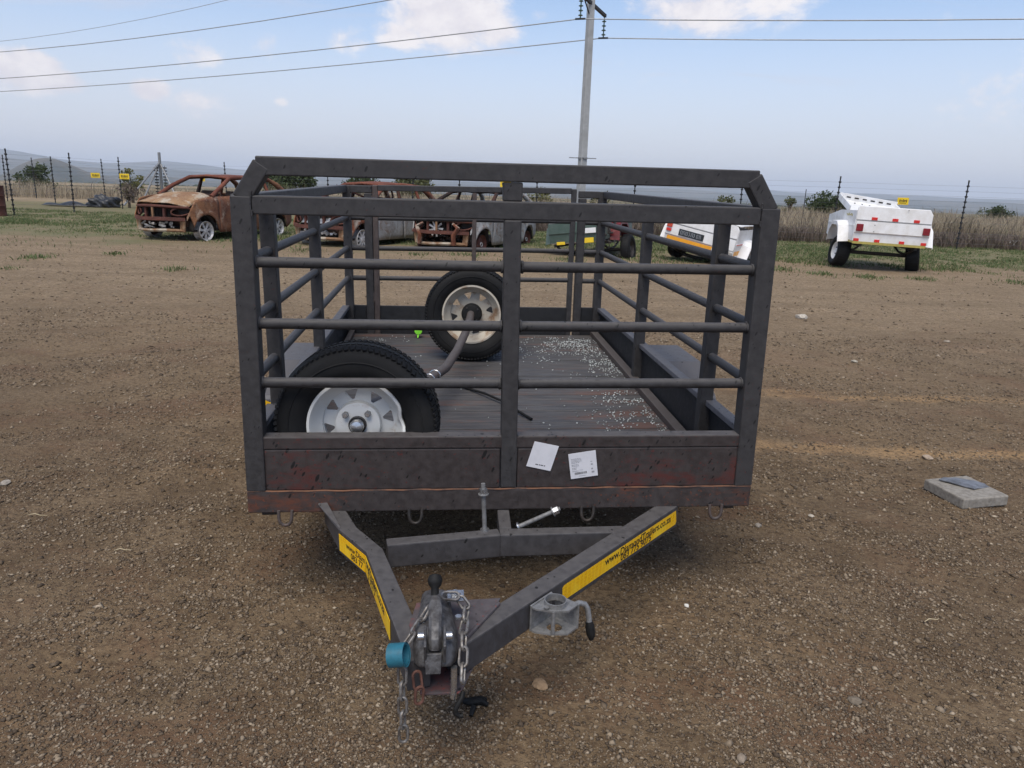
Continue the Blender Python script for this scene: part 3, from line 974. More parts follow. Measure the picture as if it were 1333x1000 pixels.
def bush(name, label, x, y, w, h, mat, seed, nleaf=2600, leaf=.16, trunk=.25, group=None, clumps=26, M=None):
    r = np.random.default_rng(seed)
    z0 = float(gz(x, y))
    root = empty(name, place(x, y, z0), label, 'tree' if name == 'tree' else 'bush', group)
    cl = r.normal(0, 1, (clumps, 3))
    cl /= np.linalg.norm(cl, axis=1)[:, None]
    cl *= (r.random(clumps) ** .45)[:, None]
    cc = np.stack([cl[:, 0] * w * .42, cl[:, 1] * w * .42, h * (.56 + cl[:, 2] * .36)], -1)
    cc[:, 2] = np.maximum(cc[:, 2], h * .12)
    mb = MB()
    mb.tube([(0, 0, -.2), (.03 * w, 0, h * trunk), (0, .02 * w, h * .55)], [.05 * h, .04 * h, .02 * h], 7)
    for c in cc[:12]:
        mb.tube([(0.02 * w, 0, h * trunk * .8), tuple(c * np.array([.5, .5, .7])), tuple(c)], [.022 * h, .014 * h, .005 * h], 5)
    mb.build('trunk', M_bark, root, 60)
    which = r.integers(0, clumps, nleaf)
    rad = (w * .16 + .05) * (0.6 + .8 * r.random(clumps))[which]
    d = r.normal(0, 1, (nleaf, 3))
    d /= np.linalg.norm(d, axis=1)[:, None]
    P = cc[which] + d * (rad * r.random(nleaf) ** .4)[:, None] * np.array([1, 1, .8])
    P[:, 2] = np.maximum(P[:, 2], .03)
    a = r.normal(0, 1, (nleaf, 3)); a /= np.linalg.norm(a, axis=1)[:, None]
    b = np.cross(a, r.normal(0, 1, (nleaf, 3))); b /= np.linalg.norm(b, axis=1)[:, None]
    s = leaf * r.uniform(.6, 1.3, nleaf)[:, None]
    V = np.stack([P - a * s * .5, P + b * s * .3, P + a * s * .5, P - b * s * .3], 1).reshape(-1, 3)
    Fa = np.arange(nleaf * 4).reshape(-1, 4)
    np_mesh('crown', V, Fa, mat, None, root)
    return root


BT = 'trees and bushes beyond the fence'
bush('tree', 'broad dark rounded tree seen over the left side rail of the cage', -17.95, 60, 4.9, 2.5, M_leaf_dark, 101, 5200, .24, .2, BT, 40)
bush('tree', 'low dark tree behind the red roofed wreck', -14.0, 70, 4.6, 2.3, M_leaf_dark, 102, 3400, .24, .2, BT)
bush('tree', 'olive feathery tree right of the red roofed wreck', -7.8, 55, 3.4, 2.25, M_leaf_olive, 103, 3000, .22, .2, BT)
bush('bush', 'pale olive bush in front of the broad dark tree', -15.9, 50, 1.9, 1.3, M_leaf_olive, 104, 1400, .18, .15, BT)
bush('tree', 'flat topped thorn tree in the veld far left', -37.6, 60, 3.8, 2.2, M_leaf_dark, 105, 1500, .22, .45, BT, 18)
bush('bush', 'yellowish bush beside the galvanised corner post', -18.4, 36.5, 1.1, 1.6, M_leaf_yellow, 106, 900, .12, .2, BT, 14)
bush('tree', 'rounded green tree behind the raised trailer lid', 18.1, 45, 2.6, 1.65, M_leaf_dark, 107, 3400, .17, .2, BT, 34)
bush('bush', 'thin pale bush left of the rounded tree', 15.9, 45, .9, 1.6, M_leaf_olive, 108, 420, .12, .3, BT, 10)
bush('tree', 'small dark tree in the far right veld', 43.7, 70, 3.0, 1.5, M_leaf_dark, 109, 2400, .18, .15, BT, 22)
bush('bush', 'small olive bush right of the power pole', 4.4, 40, 1.5, 1.25, M_leaf_olive, 110, 700, .14, .2, BT, 12)
bush('bush', 'ragged olive bush seen through the right of the hoop', 11.2, 42, 1.7, 1.35, M_leaf_olive, 111, 800, .14, .2, BT, 12)
bush('bush', 'dry brown bush left of the power pole', 1.2, 42, 1.8, 1.3, M_leaf_yellow, 112, 700, .14, .2, BT, 12)
bush('bush', 'grey twiggy bush behind the second left fence post', -15.8, 31.0, 1.0, 1.2, M_scrub, 113, 420, .10, .25, BT, 12)

# ------------------------------------------------------------------ fence
fence = empty('electric_fence', place(-15.4, 23.3, 0), 'black post electric fence with thin wires round the yard', 'fence')
FI = fence.matrix_world.inverted()
pm = MB()
prof = [(0.0, -.35), (.021, -.35), (.021, .08)]
for k in range(12):
    z = .16 + k * .148
    prof += [(.018, z - .03), (.040, z - .018), (.040, z + .018), (.018, z + .03)]
prof += [(.022, 1.90), (.024, 1.95), (0.0, 1.955)]
pm.lathe(prof, 8)
proto_post = pm.build('fence_post', M_black_post, fence, 40)
run_near = [(-15.43, 23.3, 0), (-15.09, 25.9, .0), (-15.5, 29.9, 0)]
run_back = [(-16.72, 36.0), (-12.54, 33.0), (-10.0, 30.6), (-7.0, 28.3), (-3.55, 25.7), (-1.9, 24.6), (.6, 24.2), (3.6, 24.0), (6.75, 23.3), (9.33, 22.6), (12.97, 22.4), (16.6, 22.1), (20.5, 21.8)]
run_far = [(-24.2, 38.4), (-22.4, 33.5), (-20.3, 33.5), (-19.15, 35.5), (-16.72, 36.0)]
first = True
for i, (x, y) in enumerate([p[:2] for p in run_near] + run_back[1:] + run_far[:-1]):
    lean = Matrix.Rotation(R((-.6, .9, .3, -1.1, .5)[i % 5]), 4, 'Y')
    Mx = FI @ Matrix.Translation((x, y, 0)) @ lean
    if first:
        proto_post.matrix_local = Mx
        first = False
    else:
        share(proto_post, 'fence_post', fence, Mx)
thin = MB().tube([(12.15, 32.7, -.1), (12.2, 32.8, 1.65)], .016, 6)
tag(thin.build('fence_post', M_black_post, fence, 60, M=FI))
FI3 = FI
for k in range(12):
    z = .16 + k * .148
    mb = MB()
    for run in ([p[:2] for p in run_near] + [run_back[0]], run_back, run_far):
        for (x0, y0), (x1, y1) in zip(run, run[1:]):
            mb.tube([(x0, y0, z), ((x0 + x1) / 2, (y0 + y1) / 2, z - .006), (x1, y1, z)], .0022, 3, caps=False)
    mb.build('fence_wire', M_wire, fence, 60, M=FI)
# corner post with stays and insulator strips
cp = MB()
cp.tube([(-16.72, 36, -.2), (-16.72, 36, 2.34)], .065, 10)
cpo = cp.build('corner_post', M_galv, fence, 40, M=FI)
for a, bq in (((-16.74, 35.95, 1.85), (-17.0, 32.9, 0)), ((-16.68, 36.0, 1.8), (-15.2, 34.4, 0.0)), ((-16.76, 35.95, 1.75), (-17.3, 35.2, 0.1)),):
    MB().tube([a, bq], .04, 8).build('stay', M_galv, fence, 40, M=FI)
for dxp in (-.16, .24):
    mb = MB()
    mb.tube([(-16.72 + dxp, 35.9, .2), (-16.72 + dxp, 35.9, 1.75)], .012, 5)
    for k in range(11):
        mb.tube([(-16.78 + dxp, 35.85, .3 + k * .135), (-16.60 + dxp, 35.85, .3 + k * .135)], .03, 6)
    mb.build('insulator_strip', M_black_post, fence, M=FI)
for (x, y, z, rz) in ((-17.7, 32.2, 1.225, 20), (-14.85, 29.0, 1.235, 10), (-14.05, 34.2, 1.22, -30), (-.42, 24.3, 1.42, -5), (11.2, 22.45, 1.31, 3)):
    Ms = FI @ place(x, y, z, R(rz))
    sg = MB().box((0, 0, 0), (.34, .012, .20)).build('warning_sign', M_sign, fence, M=Ms, bevel=.003)
    mb = MB()
    for q in range(7):
        mb.box((-.10 + q * .034, -.0085, .008 + .006 * (q % 2)), (.022, .004, .075 - .02 * (q % 3)))
    mb.box((.0, -.0085, -.052), (.2, .004, .014))
    mb.build('sign_print', M_letter, sg)

# ------------------------------------------------------------------ power pole and lines
PX, PY = 2.18, 27.0
pole = empty('power_pole', place(PX, PY, 0, R(28)), 'tall grey power pole with slanting crossarm behind the cage', 'pole')
PI_ = pole.matrix_world.inverted()
mb = MB()
vs, fs = [], []
for z, w in ((-.5, .125), (8.2, .095)):
    for sx, sy in ((-1, -1), (1, -1), (1, 1), (-1, 1)):
        vs.append((sx * w, sy * w, z))
fs = [(0, 1, 2, 3), (7, 6, 5, 4), (0, 4, 5, 1), (1, 5, 6, 2), (2, 6, 7, 3), (3, 7, 4, 0)]
mb.add(vs, fs).build('shaft', M_pole, pole, bevel=.012)
A0, B0 = Vector((1.80, 26.25, 7.36)), Vector((2.74, 27.95, 7.12))
dirAB = (B0 - A0).normalized()
MB().beam(A0 - dirAB * .1, B0 + dirAB * .08, .09, .10).build('crossarm', M_steel_dark, pole, bevel=.006, M=PI_)
MB().beam((PX, PY, 6.85), A0 + Vector((.1, .2, -.05)), .03, .04).build('arm_brace', M_steel_dark, pole, M=PI_)
bk = MB()
bk.box((0, 0, 2.38), (.95, .03, .03)).box((0, .1, 2.38), (.03, .7, .03)).box((0, 0, 2.38), (.29, .29, .05))
bk.build('climbing_guard', M_galv, pole, M=PI_ @ place(PX, PY, 0, R(5)))
tips = []
for P in (A0, B0):
    q = P + Vector((.0, .0, -.72))
    mb = MB()
    pr = [(0.0, 0.0), (.02, -.02), (.02, -.12)]
    for k in range(4):
        z = -.16 - k * .14
        pr += [(.022, z), (.075, z - .03), (.07, z - .05), (.022, z - .055)]
    pr += [(.02, -.66), (.03, -.70), (0, -.72)]
    mb.lathe(pr, 10)
    mb.build('insulator', M_insul, pole, 40, M=PI_ @ Matrix.Translation(P))
    MB().tube([q + Vector((-.16, .05, 0)), q + Vector((.16, -.05, 0))], .03, 6).build('line_clamp', M_steel_dark, pole, M=PI_)
    tips.append(q)
top = Vector((PX + .05, PY + .1, 8.22))
MB().lathe([(0, 0), (.03, 0), (.03, .18), (.075, .22), (.075, .3), (0, .34)], 10, Matrix.Translation(top - Vector((0, 0, .06)))).build('insulator', M_insul, pole, 40, M=PI_)


def line(label, pts, rad):
    """a conductor through its hang points, with sag between them"""
    mb = MB()
    allp = []
    for (p, q, sag) in pts:
        p, q = Vector(p), Vector(q)
        for k in range(25):
            t_ = k / 24
            w = p.lerp(q, t_)
            w.z -= 4 * sag * t_ * (1 - t_)
            allp.append(w)
    mb.tube(allp, rad, 5)
    o = mb.build('power_line', M_cable, None, 60)
    tag(o, label, 'power line', 'overhead conductors')


A, B = tips
line('lower overhead conductor hung from the far end of the crossarm', [((-232, 154, 3.0), (-75, 65.6, 6.4), 2.4), ((-75, 65.6, 6.4), B, 1.02), (B, (62, 10.5, 8.2), 1.0)], .018)
line('overhead conductor hung from the near end of the crossarm', [((-232, 150, 3.6), (-75, 61.6, 7.0), 2.4), ((-75, 61.6, 7.0), A, 1.25), (A, (62, 9.0, 8.4), 1.05)], .018)
line('upper overhead conductor that leaves the picture above the cage', [((-232, 148, 7), (-75, 60.5, 10.4), 2.4), ((-75, 60.5, 10.4), (2.23, 27.1, 8.55), 2.55), ((2.23, 27.1, 8.55), (62, 9.6, 10.4), 1.0)], .018)
line('faint topmost overhead conductor in the upper left sky', [((-232, 165, 10), (-75, 72, 13.6), 2.4), ((-75, 72, 13.6), (3.2, 30.2, 12.0), 3.9), ((3.2, 30.2, 12.0), (62, 12, 12.4), 1.0)], .013)

# ------------------------------------------------------------------ the stock trailer
TM = Matrix.Translation((-.0035, 2.2151, .343)) @ Matrix.Rotation(.0992, 4, 'Z') @ Matrix.Rotation(.0098, 4, 'X') @ Matrix.Rotation(-.0073, 4, 'Y')
trailer = empty('livestock_trailer', TM, 'weathered dark grey livestock cage trailer with bent yellow taped drawbar', 'trailer')
HW, HK, HT, PT, LEN = .81, .965, 1.071, .249, 2.475
flx = lambda z: 1 - .015 * max(0, z) / HK     # the front frame draws in a little towards its top


def fb(name, p, q, w, h, mat=M_frame, upv=(0, 1, 0), bevel=.004, parent=trailer):
    return MB().beam(p, q, w, h, upv).build(name, mat, parent, bevel=bevel)


# front frame
for s in (-1, 1):
    fb('corner_post', (s * (HW - .030), .03, .0735), (s * (HW * flx(HK) - .030), .03, HK - .002), .058, .058)
    fb('hoop_corner', (s * (HW * flx(HK) - .030), .029, HK - .012), (s * (.722 - .016), .029, HT - .022), .050, .054)
fb('hoop_bar', (-.722, .028, HT - .026), (.722, .028, HT - .026), .052, .05)
fb('front_beam', (-(HW * flx(HK) - .0595), .0275, HK - .026), (HW * flx(HK) - .0595, .0275, HK - .026), .052, .05)
fb('front_stay', (-.005, .030, HK + .0005), (-.005, .030, HT - .0525), .056, .046)
fb('front_stay', (.004, .0250, .0765), (-.003, .0250, HK - .0525), .050, .0480)
for z in (.777, .597, .416):
    MB().tube([(-(HW * flx(z) - .058), .032, z), (-.028, .032, z - .002)], .0158, 12).build('front_pipe', M_frame, trailer, 40)
    MB().tube([(.028, .032, z - .002), (HW * flx(z) - .058, .032, z)], .0158, 12).build('front_pipe', M_frame, trailer, 40)
rw = random.Random(3)
for z in (.777, .597, .416):
    for xw, zz in ((-(HW * flx(z) - .0595), z), (-.0295, z - .002), (.0295, z - .002), (HW * flx(z) - .0595, z)):
        MB().tube([(xw + rw.uniform(-.0012, .0012), .032 + .0160 * math.cos(a), zz + .0160 * math.sin(a)) for a in [2 * math.pi * k / 14 for k in range(14)]], [.0030 + rw.uniform(0, .0018) for _ in range(14)], 6, True).build('weld_bead', M_frame, trailer, 60)
for s in (-1, 1):
    for zz in (HK - .0525, HK + .0005):
        MB().tube([(s * (HW * flx(HK) - .0600) + rw.uniform(-.001, .001), .0020, zz - .004 + .006 * k) for k in range(3)] + [(s * (HW * flx(HK) - .0605), .0018, zz + .012)], .0032, 6).build('weld_bead', M_frame, trailer, 60)
# front panel: lip, two sheets between the posts, bottom rail
fb('panel_lip', (-.752, .0290, PT - .019), (.752, .0290, PT - .019), .040, .050, M_panel)
fb('panel_sheet', (-.751, .0160, .1415), (-.0245, .0160, .1415), .135, .02, M_panel)
fb('panel_sheet', (.0305, .0160, .1415), (.751, .0160, .1415), .135, .02, M_panel)
fb('bottom_rail', (-HW + .0005, .0365, .036), (HW - .0005, .0365, .036), .072, .066, M_rail)
MB().tube([(-.806, .0045, .0728)] + [(x, .0045 + .0012 * math.sin(40 * x), .0728 + .0008 * math.sin(63 * x)) for x in np.linspace(-.78, .78, 60)] + [(.806, .0045, .0728)], .0030, 5).build('weld_seam', M_weld, trailer, 60)
# sides
for s in (-1, 1):
    sheet = MB().beam((s * .798, .062, .113), (s * .798, LEN - .045, .113), .230, .008, (1, 0, 0))
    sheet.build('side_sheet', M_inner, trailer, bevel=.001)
    fb('side_lip', (s * .796, .062, PT - .011), (s * .796, LEN - .045, PT - .011), .042, .022, M_fender, (0, 0, 1), .003)
    fb('side_rail', (s * .790, .060, HK - .020), (s * .790, LEN - .052, HK - .020), .042, .042, M_frame, (0, 0, 1))
    for y in ((.38, 1.29) if s < 0 else (.42, 1.40)):
        fb('side_post', (s * .778, y, .02), (s * .781, y, HK - .042), .048, .046, M_frame, (0, 1, 0))
    for z in (.777, .597, .416):
        MB().tube([(s * .781, .060, z), (s * .779, LEN - .05, z)], .0158, 12).build('side_pipe', M_frame, trailer, 40)
    # chassis rail and deck edge angle
    fb('chassis_rail', (s * .760, .066, -.012), (s * .760, LEN - .055, -.012), .05, .05, M_steel_dark, (0, 0, 1))
ed = MB()
ed.beam((.762, .40, .040), (.757, LEN - .05, .0885), .045, .030, (0, 0, 1))
ed.build('deck_edge_strip', M_gate, trailer, bevel=.003)
ed = MB()
ed.beam((-.765, .70, .045), (-.760, LEN - .05, .0865), .030, .026, (0, 0, 1))
ed.build('deck_edge_strip', M_gate, trailer, bevel=.003)
# rear frame
YR = LEN - .025
for s in (-1, 1):
    fb('rear_corner_post', (s * .774, YR, .0), (s * .773, YR, HK - .001), .048, .048)
    fb('rear_inner_post', (s * .648, YR + .001, .012), (s * .648, YR + .001, HK - .044), .046, .046)
    fb('rear_top_rail', (s * .7545, YR, HK - .021), (s * .624, YR, HK - .021), .042, .042)
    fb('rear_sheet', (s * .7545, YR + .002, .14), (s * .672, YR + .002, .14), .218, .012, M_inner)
    for z in (.777, .597, .416):
        MB().tube([(s * .756, YR, z), (s * .671, YR, z)], .0150, 10).build('rear_pipe', M_frame, trailer, 40)
fb('rear_cross_rail', (-.80, YR, -.018), (.80, YR, -.018), .034, .05, M_rail)
# the gate in the rear frame is one part with its own bars
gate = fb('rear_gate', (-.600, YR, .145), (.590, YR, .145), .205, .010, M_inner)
fb('gate_post', (-.606, YR, .02), (-.606, YR, HK + .003), .032, .038, M_gate, parent=gate)
fb('gate_post', (.594, YR, .02), (.594, YR, HK + .010), .030, .036, M_frame, parent=gate)
fb('gate_top_bar', (-.589, YR, HK - .012), (.578, YR, HK - .002), .034, .036, M_frame, parent=gate)
fb('gate_middle_stay', (-.012, YR, .250), (-.012, YR, HK - .025), .026, .030, M_gate, parent=gate)
for z in (.777, .597, .416):
    MB().tube([(-.588, YR - .001, z), (.578, YR - .001, z + .004)], .0140, 10).build('gate_pipe', M_frame, gate, 40)
for z in (.88, .30):
    MB().tube([(-.627, YR - .012, z - .03), (-.627, YR - .012, z + .03)], .010, 8).build('gate_hinge', M_gate, gate, 40)

# deck boards, each one laid across the trailer; the deck climbs gently to the tail
zf = lambda y: .018 + .0225 * y
y = .075
k = 0
while y < LEN - .08:
    w = .0785
    yc = y + w / 2
    M = Matrix.Translation((.0, yc, zf(yc) - .012 + random.uniform(-.0015, .0015))) @ Matrix.Rotation(.0225, 4, 'X') @ Matrix.Rotation(random.uniform(-.0012, .0012), 4, 'Z')
    mb = MB().box((0, 0, 0), (1.515, w - .0045, .022))
    o = mb.build('deck_board', M_plank, trailer, bevel=.0022, M=M)
    y += w
    k += 1

# broken glass lying on the deck
r_ = np.random.default_rng(33)
n = 26000
yy = r_.uniform(.50, 2.38, n)
xx = r_.uniform(-.72, .735, n)
sweep = np.clip((xx - (.02 + .16 * (yy < 1.0))) / .62, 0, 1)
dn = sweep ** 2.1 * np.clip(.42 + .9 * vnoise(xx, yy, .22, 91), 0.05, 1) * np.where(yy < .62, .6, 1) + .008
dn += .28 * np.exp(-((yy - 1.93) / .012) ** 2) * (xx > .0) * (xx < .45) + .35 * np.exp(-((yy - 2.27) / .05) ** 2) * (xx < -.40) * (xx > -.70) + .10 * (yy > 1.75) * (xx > 0)
kp = r_.random(n) < dn * .80 * np.clip(.5 + 1.1 * vnoise(xx, yy, .06, 93), .05, 1.3)
xx, yy = xx[kp], yy[kp]
k = len(xx)
s = r_.uniform(.0028, .0070, k)
base = np.array([[a, b, c] for a in (-1, 1) for b in (-1, 1) for c in (-1, 1)], float) * .5
P = base[None] * np.stack([s, s * r_.uniform(.5, 1, k), np.minimum(s, .005) * r_.uniform(.6, 1, k)], -1)[:, None] + r_.normal(0, .0007, (k, 8, 3))
th = r_.uniform(0, 6.28, k)
cs, sn = np.cos(th)[:, None], np.sin(th)[:, None]
Q = np.stack([P[..., 0] * cs - P[..., 1] * sn, P[..., 0] * sn + P[..., 1] * cs, P[..., 2]], -1)
Q += np.stack([xx, yy, zf(yy) + .002], -1)[:, None]
f0 = np.array([[0, 1, 3, 2], [4, 6, 7, 5], [0, 4, 5, 1], [2, 3, 7, 6], [0, 2, 6, 4], [1, 5, 7, 3]])
Fa = (f0[None] + (np.arange(k) * 8)[:, None, None]).reshape(-1, 4)
m, t, b = new_mat('broken_glass')
rnd = t.n('ShaderNodeNewGeometry').outputs['Random Per Island']
finish(t, b, t.mix(rnd, (0.14, 0.16, 0.16), (0.62, 0.65, 0.64)), .22, None, spec=.7)
M_glass = m
b.inputs['Roughness'].default_value = .3
gl = np_mesh('broken_glass', Q.reshape(-1, 3), Fa, M_glass, 'stuff')
gl.matrix_world = TM

# mudguards of folded plate with the road wheels below
fend_prof = [(.70, .05), (.80, .150), (1.02, .245), (1.36, .245), (1.60, .13), (1.70, .02)]
for s in (-1, 1):
    x0, x1 = (.806, .925 if s < 0 else .965)
    mb = MB()
    P = fend_prof
    for i in range(len(P) - 1):
        (ya, za), (yb, zb) = P[i], P[i + 1]
        mb.add([(s * x0, ya, za), (s * x1, ya, za), (s * x1, yb, zb), (s * x0, yb, zb)], [(0, 1, 2, 3)])
    mb.add([(s * x1, a, b_) for a, b_ in P] + [(s * x1, a, max(b_ - .06, -.02)) for a, b_ in P], [(i, i + 1, 6 + i + 1, 6 + i) for i in range(5)])
    mg = mb.build('mudguard', M_fender, trailer, solid=.004)
    ang = math.atan2(.130, .18)
    MB().box((0, 0, 0), (.07, .06, .004)).build('reflector', M_tape, mg, bevel=.001, M=place(s * .862, .742, .104, 0, 0, R(45)))
fb('side_bracket', (-.835, .37, .150), (-.835, .37, .262), .055, .006, M_fender, (0, 1, 0), .001)
MB().prism([(-.848, .200), (-.796, .232), (-.800, .250), (-.848, .272)], .003, Matrix(((1, 0, 0, 0), (0, 0, 1, .362), (0, 1, 0, 0), (0, 0, 0, 1)))).build('reflector', M_tape, trailer)
# drawbar: the right arm straight, the left arm buckled at the cross tube
HB = .078
ra = [Vector((.571, .010)), Vector((-.150, -.712))]
rd = (ra[1] - ra[0]).normalized()
rn = Vector((-rd.y, rd.x))
if rn.y > 0:
    rn = -rn            # outward, towards the camera
ZT = .004
def arm_poly(outer, width):
    """offset a plan polyline to its inner side"""
    return outer


mid = lambda p, n_, w: p - n_ * (w / 2)
pa, pb = mid(ra[0], rn, .056), mid(ra[1] + rd * .02, rn, .056)
right_arm = MB().beam((pa.x, pa.y, ZT - HB / 2), (pb.x, pb.y, ZT - HB / 2), .056, HB).build('drawbar_arm', M_tongue, trailer, bevel=.004)
lo = [(-.590, .085), (-.512, -.128), (-.420, -.268), (-.318, -.640), (-.283, -.77)]
li = [(-.540, .085), (-.463, -.112), (-.375, -.250), (-.266, -.630), (-.232, -.755)]
vs = [(x, y, z) for z in (ZT - HB, ZT) for x, y in lo + li]
fs = []
for i in range(4):
    fs += [(i, i + 1, 6 + i, 5 + i), (10 + i, 15 + i, 16 + i, 11 + i), (i, 10 + i, 11 + i, i + 1), (5 + i, 6 + i, 16 + i, 15 + i)]
fs += [(0, 5, 15, 10), (4, 14, 19, 9)]
left_arm = MB().add(vs, fs).build('drawbar_arm', M_tongue, trailer, bevel=.003)
left_arm['label'] = 'buckled left drawbar arm'
fin = MB()
fin.add([(-.588, .06, .0), (-.594, .06, .045), (-.514, -.120, .0), (-.512, -.118, .006), (-.592, .0, .03)], [(0, 2, 3, 4, 1)])
fin.build('torn_plate', M_tongue, left_arm, solid=.004)
ct = MB()
ct.beam((-.368, -.200, -.038), (-.034, -.148, -.038), .074, .045, (0, 1, 0))
ct.build('cross_tube', M_tongue, trailer, bevel=.004)
MB().beam((-.0335, -.147, -.0385), (.352, -.140, -.0385), .073, .045, (0, 1, 0)).build('cross_tube', M_tongue, trailer, bevel=.004)
MB().beam((-.010, .02, -.032), (-.014, -.124, -.032), .038, .06).build('drawbar_stub', M_tongue, trailer, bevel=.003)
# gusset plates between the arms
poly = [(-.270, -.548), (-.060, -.535), (-.068, -.555), (-.152, -.690), (-.166, -.742), (-.262, -.742), (-.284, -.640)]
MB().prism(poly, .006, Matrix.Translation((0, 0, ZT + .0015))).build('gusset_plate', M_gusset, trailer, bevel=.0015)
poly2 = [(-.275, -.56), (-.085, -.545), (-.165, -.775), (-.255, -.775)]
MB().prism(poly2, .006, Matrix.Translation((0, 0, ZT - HB - .008))).build('gusset_plate', M_gusset, trailer, bevel=.0015)
for s_, (wx, wy) in ((1, (-.045, -.530)),):
    MB().tube([(-.066, -.556, ZT + .004), (-.150, -.694, ZT + .004)], .005, 6).build('weld_bead', M_gusset, trailer)


def lettering(name, txt, width, mat, parent, M, thick=.0006, bold=.018, squeeze=1.0):
    cu = bpy.data.curves.new(name, 'FONT')
    cu.body = txt
    cu.align_x = 'LEFT'
    cu.extrude = .02
    cu.offset = bold
    ob = bpy.data.objects.new(name, cu)
    COL.objects.link(ob)
    dg = bpy.context.evaluated_depsgraph_get()
    me = bpy.data.meshes.new_from_object(ob.evaluated_get(dg))
    bpy.data.objects.remove(ob)
    xs = [v.co.x for v in me.vertices]
    ys = [v.co.y for v in me.vertices]
    k = width / (max(xs) - min(xs))
    for v in me.vertices:
        v.co = Vector(((v.co.x - min(xs)) * k, v.co.y * k * squeeze, v.co.z * k * .2))
    me.name = name
    me.materials.clear()
    me.materials.append(mat)
    o = bpy.data.objects.new(name, me)
    COL.objects.link(o)
    o.parent = parent
    o.matrix_local = M
    return o


# yellow reflective tape with the painted web address and telephone number
face_u = Vector((-rd.x, -rd.y, 0))                      # reads from the coupler end towards the cage
face_n = Vector((rn.x, rn.y, 0))
face_v = Vector((0, 0, 1))


def face_mat(u, v, n_, o):
    return Matrix(((u.x, v.x, n_.x, o.x), (u.y, v.y, n_.y, o.y), (u.z, v.z, n_.z, o.z), (0, 0, 0, 1)))


o0 = Vector((.112, -.4465, 0)) + face_n * .0015
tl = .640
tape = MB().prism([(0, -.058), (tl - .006, -.060), (tl, -.052), (tl - .010, -.010), (.006, -.012), (-.002, -.018)], .0012, face_mat(face_u, face_v, face_n, o0)).build('reflective_tape', M_tape, right_arm)
base = o0 + face_n * .0014
lettering('lettering', 'www.DiamondTrailers.co.za', .392, M_letter, tape, face_mat(face_u, face_v, face_n, base + face_u * .205 + face_v * -.0365), squeeze=.98)
lettering('lettering', '083 775 9075', .180, M_letter, tape, face_mat(face_u, face_v, face_n, base + face_u * .292 + face_v * -.0565), squeeze=.95)
# left arm: two pieces, either side of the buckle
for (p, q, t1, t2, w1, w2, s0) in (((-.512, -.128), (-.420, -.268), 'www.Diam', '083 77', .118, .075, .046), ((-.420, -.268), (-.330, -.596), 'ondTrailers.co.za', '5 9075', .26, .10, .012)):
    p, q = Vector((*p, 0)), Vector((*q, 0))
    u = (q - p).normalized()
    nn = Vector((u.y, -u.x, 0))
    if nn.x > 0:
        nn = -nn
    L = (q - p).length
    vv = Vector((0, 0, 1))
    oo = p + nn * .0016
    tp = MB().prism([(.002, -.062), (L - .003, -.062), (L - .001, -.008), (.0, -.008)], .0012, face_mat(u, vv, nn, oo)).build('reflective_tape', M_tape, left_arm)
    bb = oo + nn * .0014
    lettering('lettering', t1, w1, M_letter, tp, face_mat(u, vv, nn, bb + u * s0 + vv * -.034), squeeze=1.0)
    lettering('lettering', t2, w2, M_letter, tp, face_mat(u, vv, nn, bb + u * (s0 + .03) + vv * -.056), squeeze=.95)

# lashing hooks under the front rail
for x in (-.694, -.291, .262, .690):
    pts = [(x - .020, -.0065, .012), (x - .020, -.009, -.008)]
    for k in range(7):
        a = math.pi + math.pi * k / 6
        pts.append((x + .019 * math.cos(a), -.011, -.014 + .022 * math.sin(a)))
    pts += [(x + .020, -.009, -.004), (x + .021, -.0065, .014)]
    MB().tube(pts, .0052, 8).build('lashing_hook', M_gate if abs(x) > .5 else M_steel_dark, trailer, 60)
# two threaded rods standing at the cross tube
def rod(p, q, nut_at):
    p, q = Vector(p), Vector(q)
    o = MB().tube([p, q], .0068, 10).build('threaded_rod', M_rod, trailer, 40)
    d = (q - p).normalized()
    c = p.lerp(q, nut_at)
    MB().tube([c - d * .008, c + d * .008], .0125, 6).build('nut', M_zinc, o, 20)
    MB().tube([c - d * .011, c - d * .0085], .016, 14).build('washer', M_galv, o, 40)
    MB().tube([p - d * .002, p + d * .003], .014, 12).build('washer', M_zinc, o, 40)
    return o
rod((-.078, -.135, .0), (-.085, -.128, .148), .84)
rod((.027, -.118, .0), (.152, -.126, .062), .90)
# stickers on the front panel
YS = .0022
st = MB().prism([(.083, .2335), (.161, .2165), (.137, .1325), (.059, .1505)], .0012, Matrix(((1, 0, 0, 0), (0, 0, 1, YS), (0, 1, 0, 0), (0, 0, 0, 1)))).build('sticker', M_paper, trailer)
mb = MB()
ux, uz = Vector((.078, -.017)).normalized(), Vector((-.024, -.084)).normalized()
o2 = Vector((.083, .2335)) + ux * .026 + uz * .072
for k, w in enumerate((.005, .003, .004, .006, .003, .004)):
    p = o2 + ux * (k * .0056)
    mb.add([(p.x, YS - .0006, p.y), ((p + ux * w).x, YS - .0006, (p + ux * w).y), ((p + ux * w + uz * .0035).x, YS - .0006, (p + ux * w + uz * .0035).y), ((p + uz * .0035).x, YS - .0006, (p + uz * .0035).y)], [(0, 1, 2, 3)])
mb.build('sticker_print', M_ink, st)
st2 = MB().prism([(.192, .1890), (.2795, .2025), (.2920, .1165), (.2050, .1040)], .0012, Matrix(((1, 0, 0, 0), (0, 0, 1, YS), (0, 1, 0, 0), (0, 0, 0, 1)))).build('sticker', M_paper, trailer)
ux, uz = Vector((.0875, .0135)).normalized(), Vector((.013, -.085)).normalized()


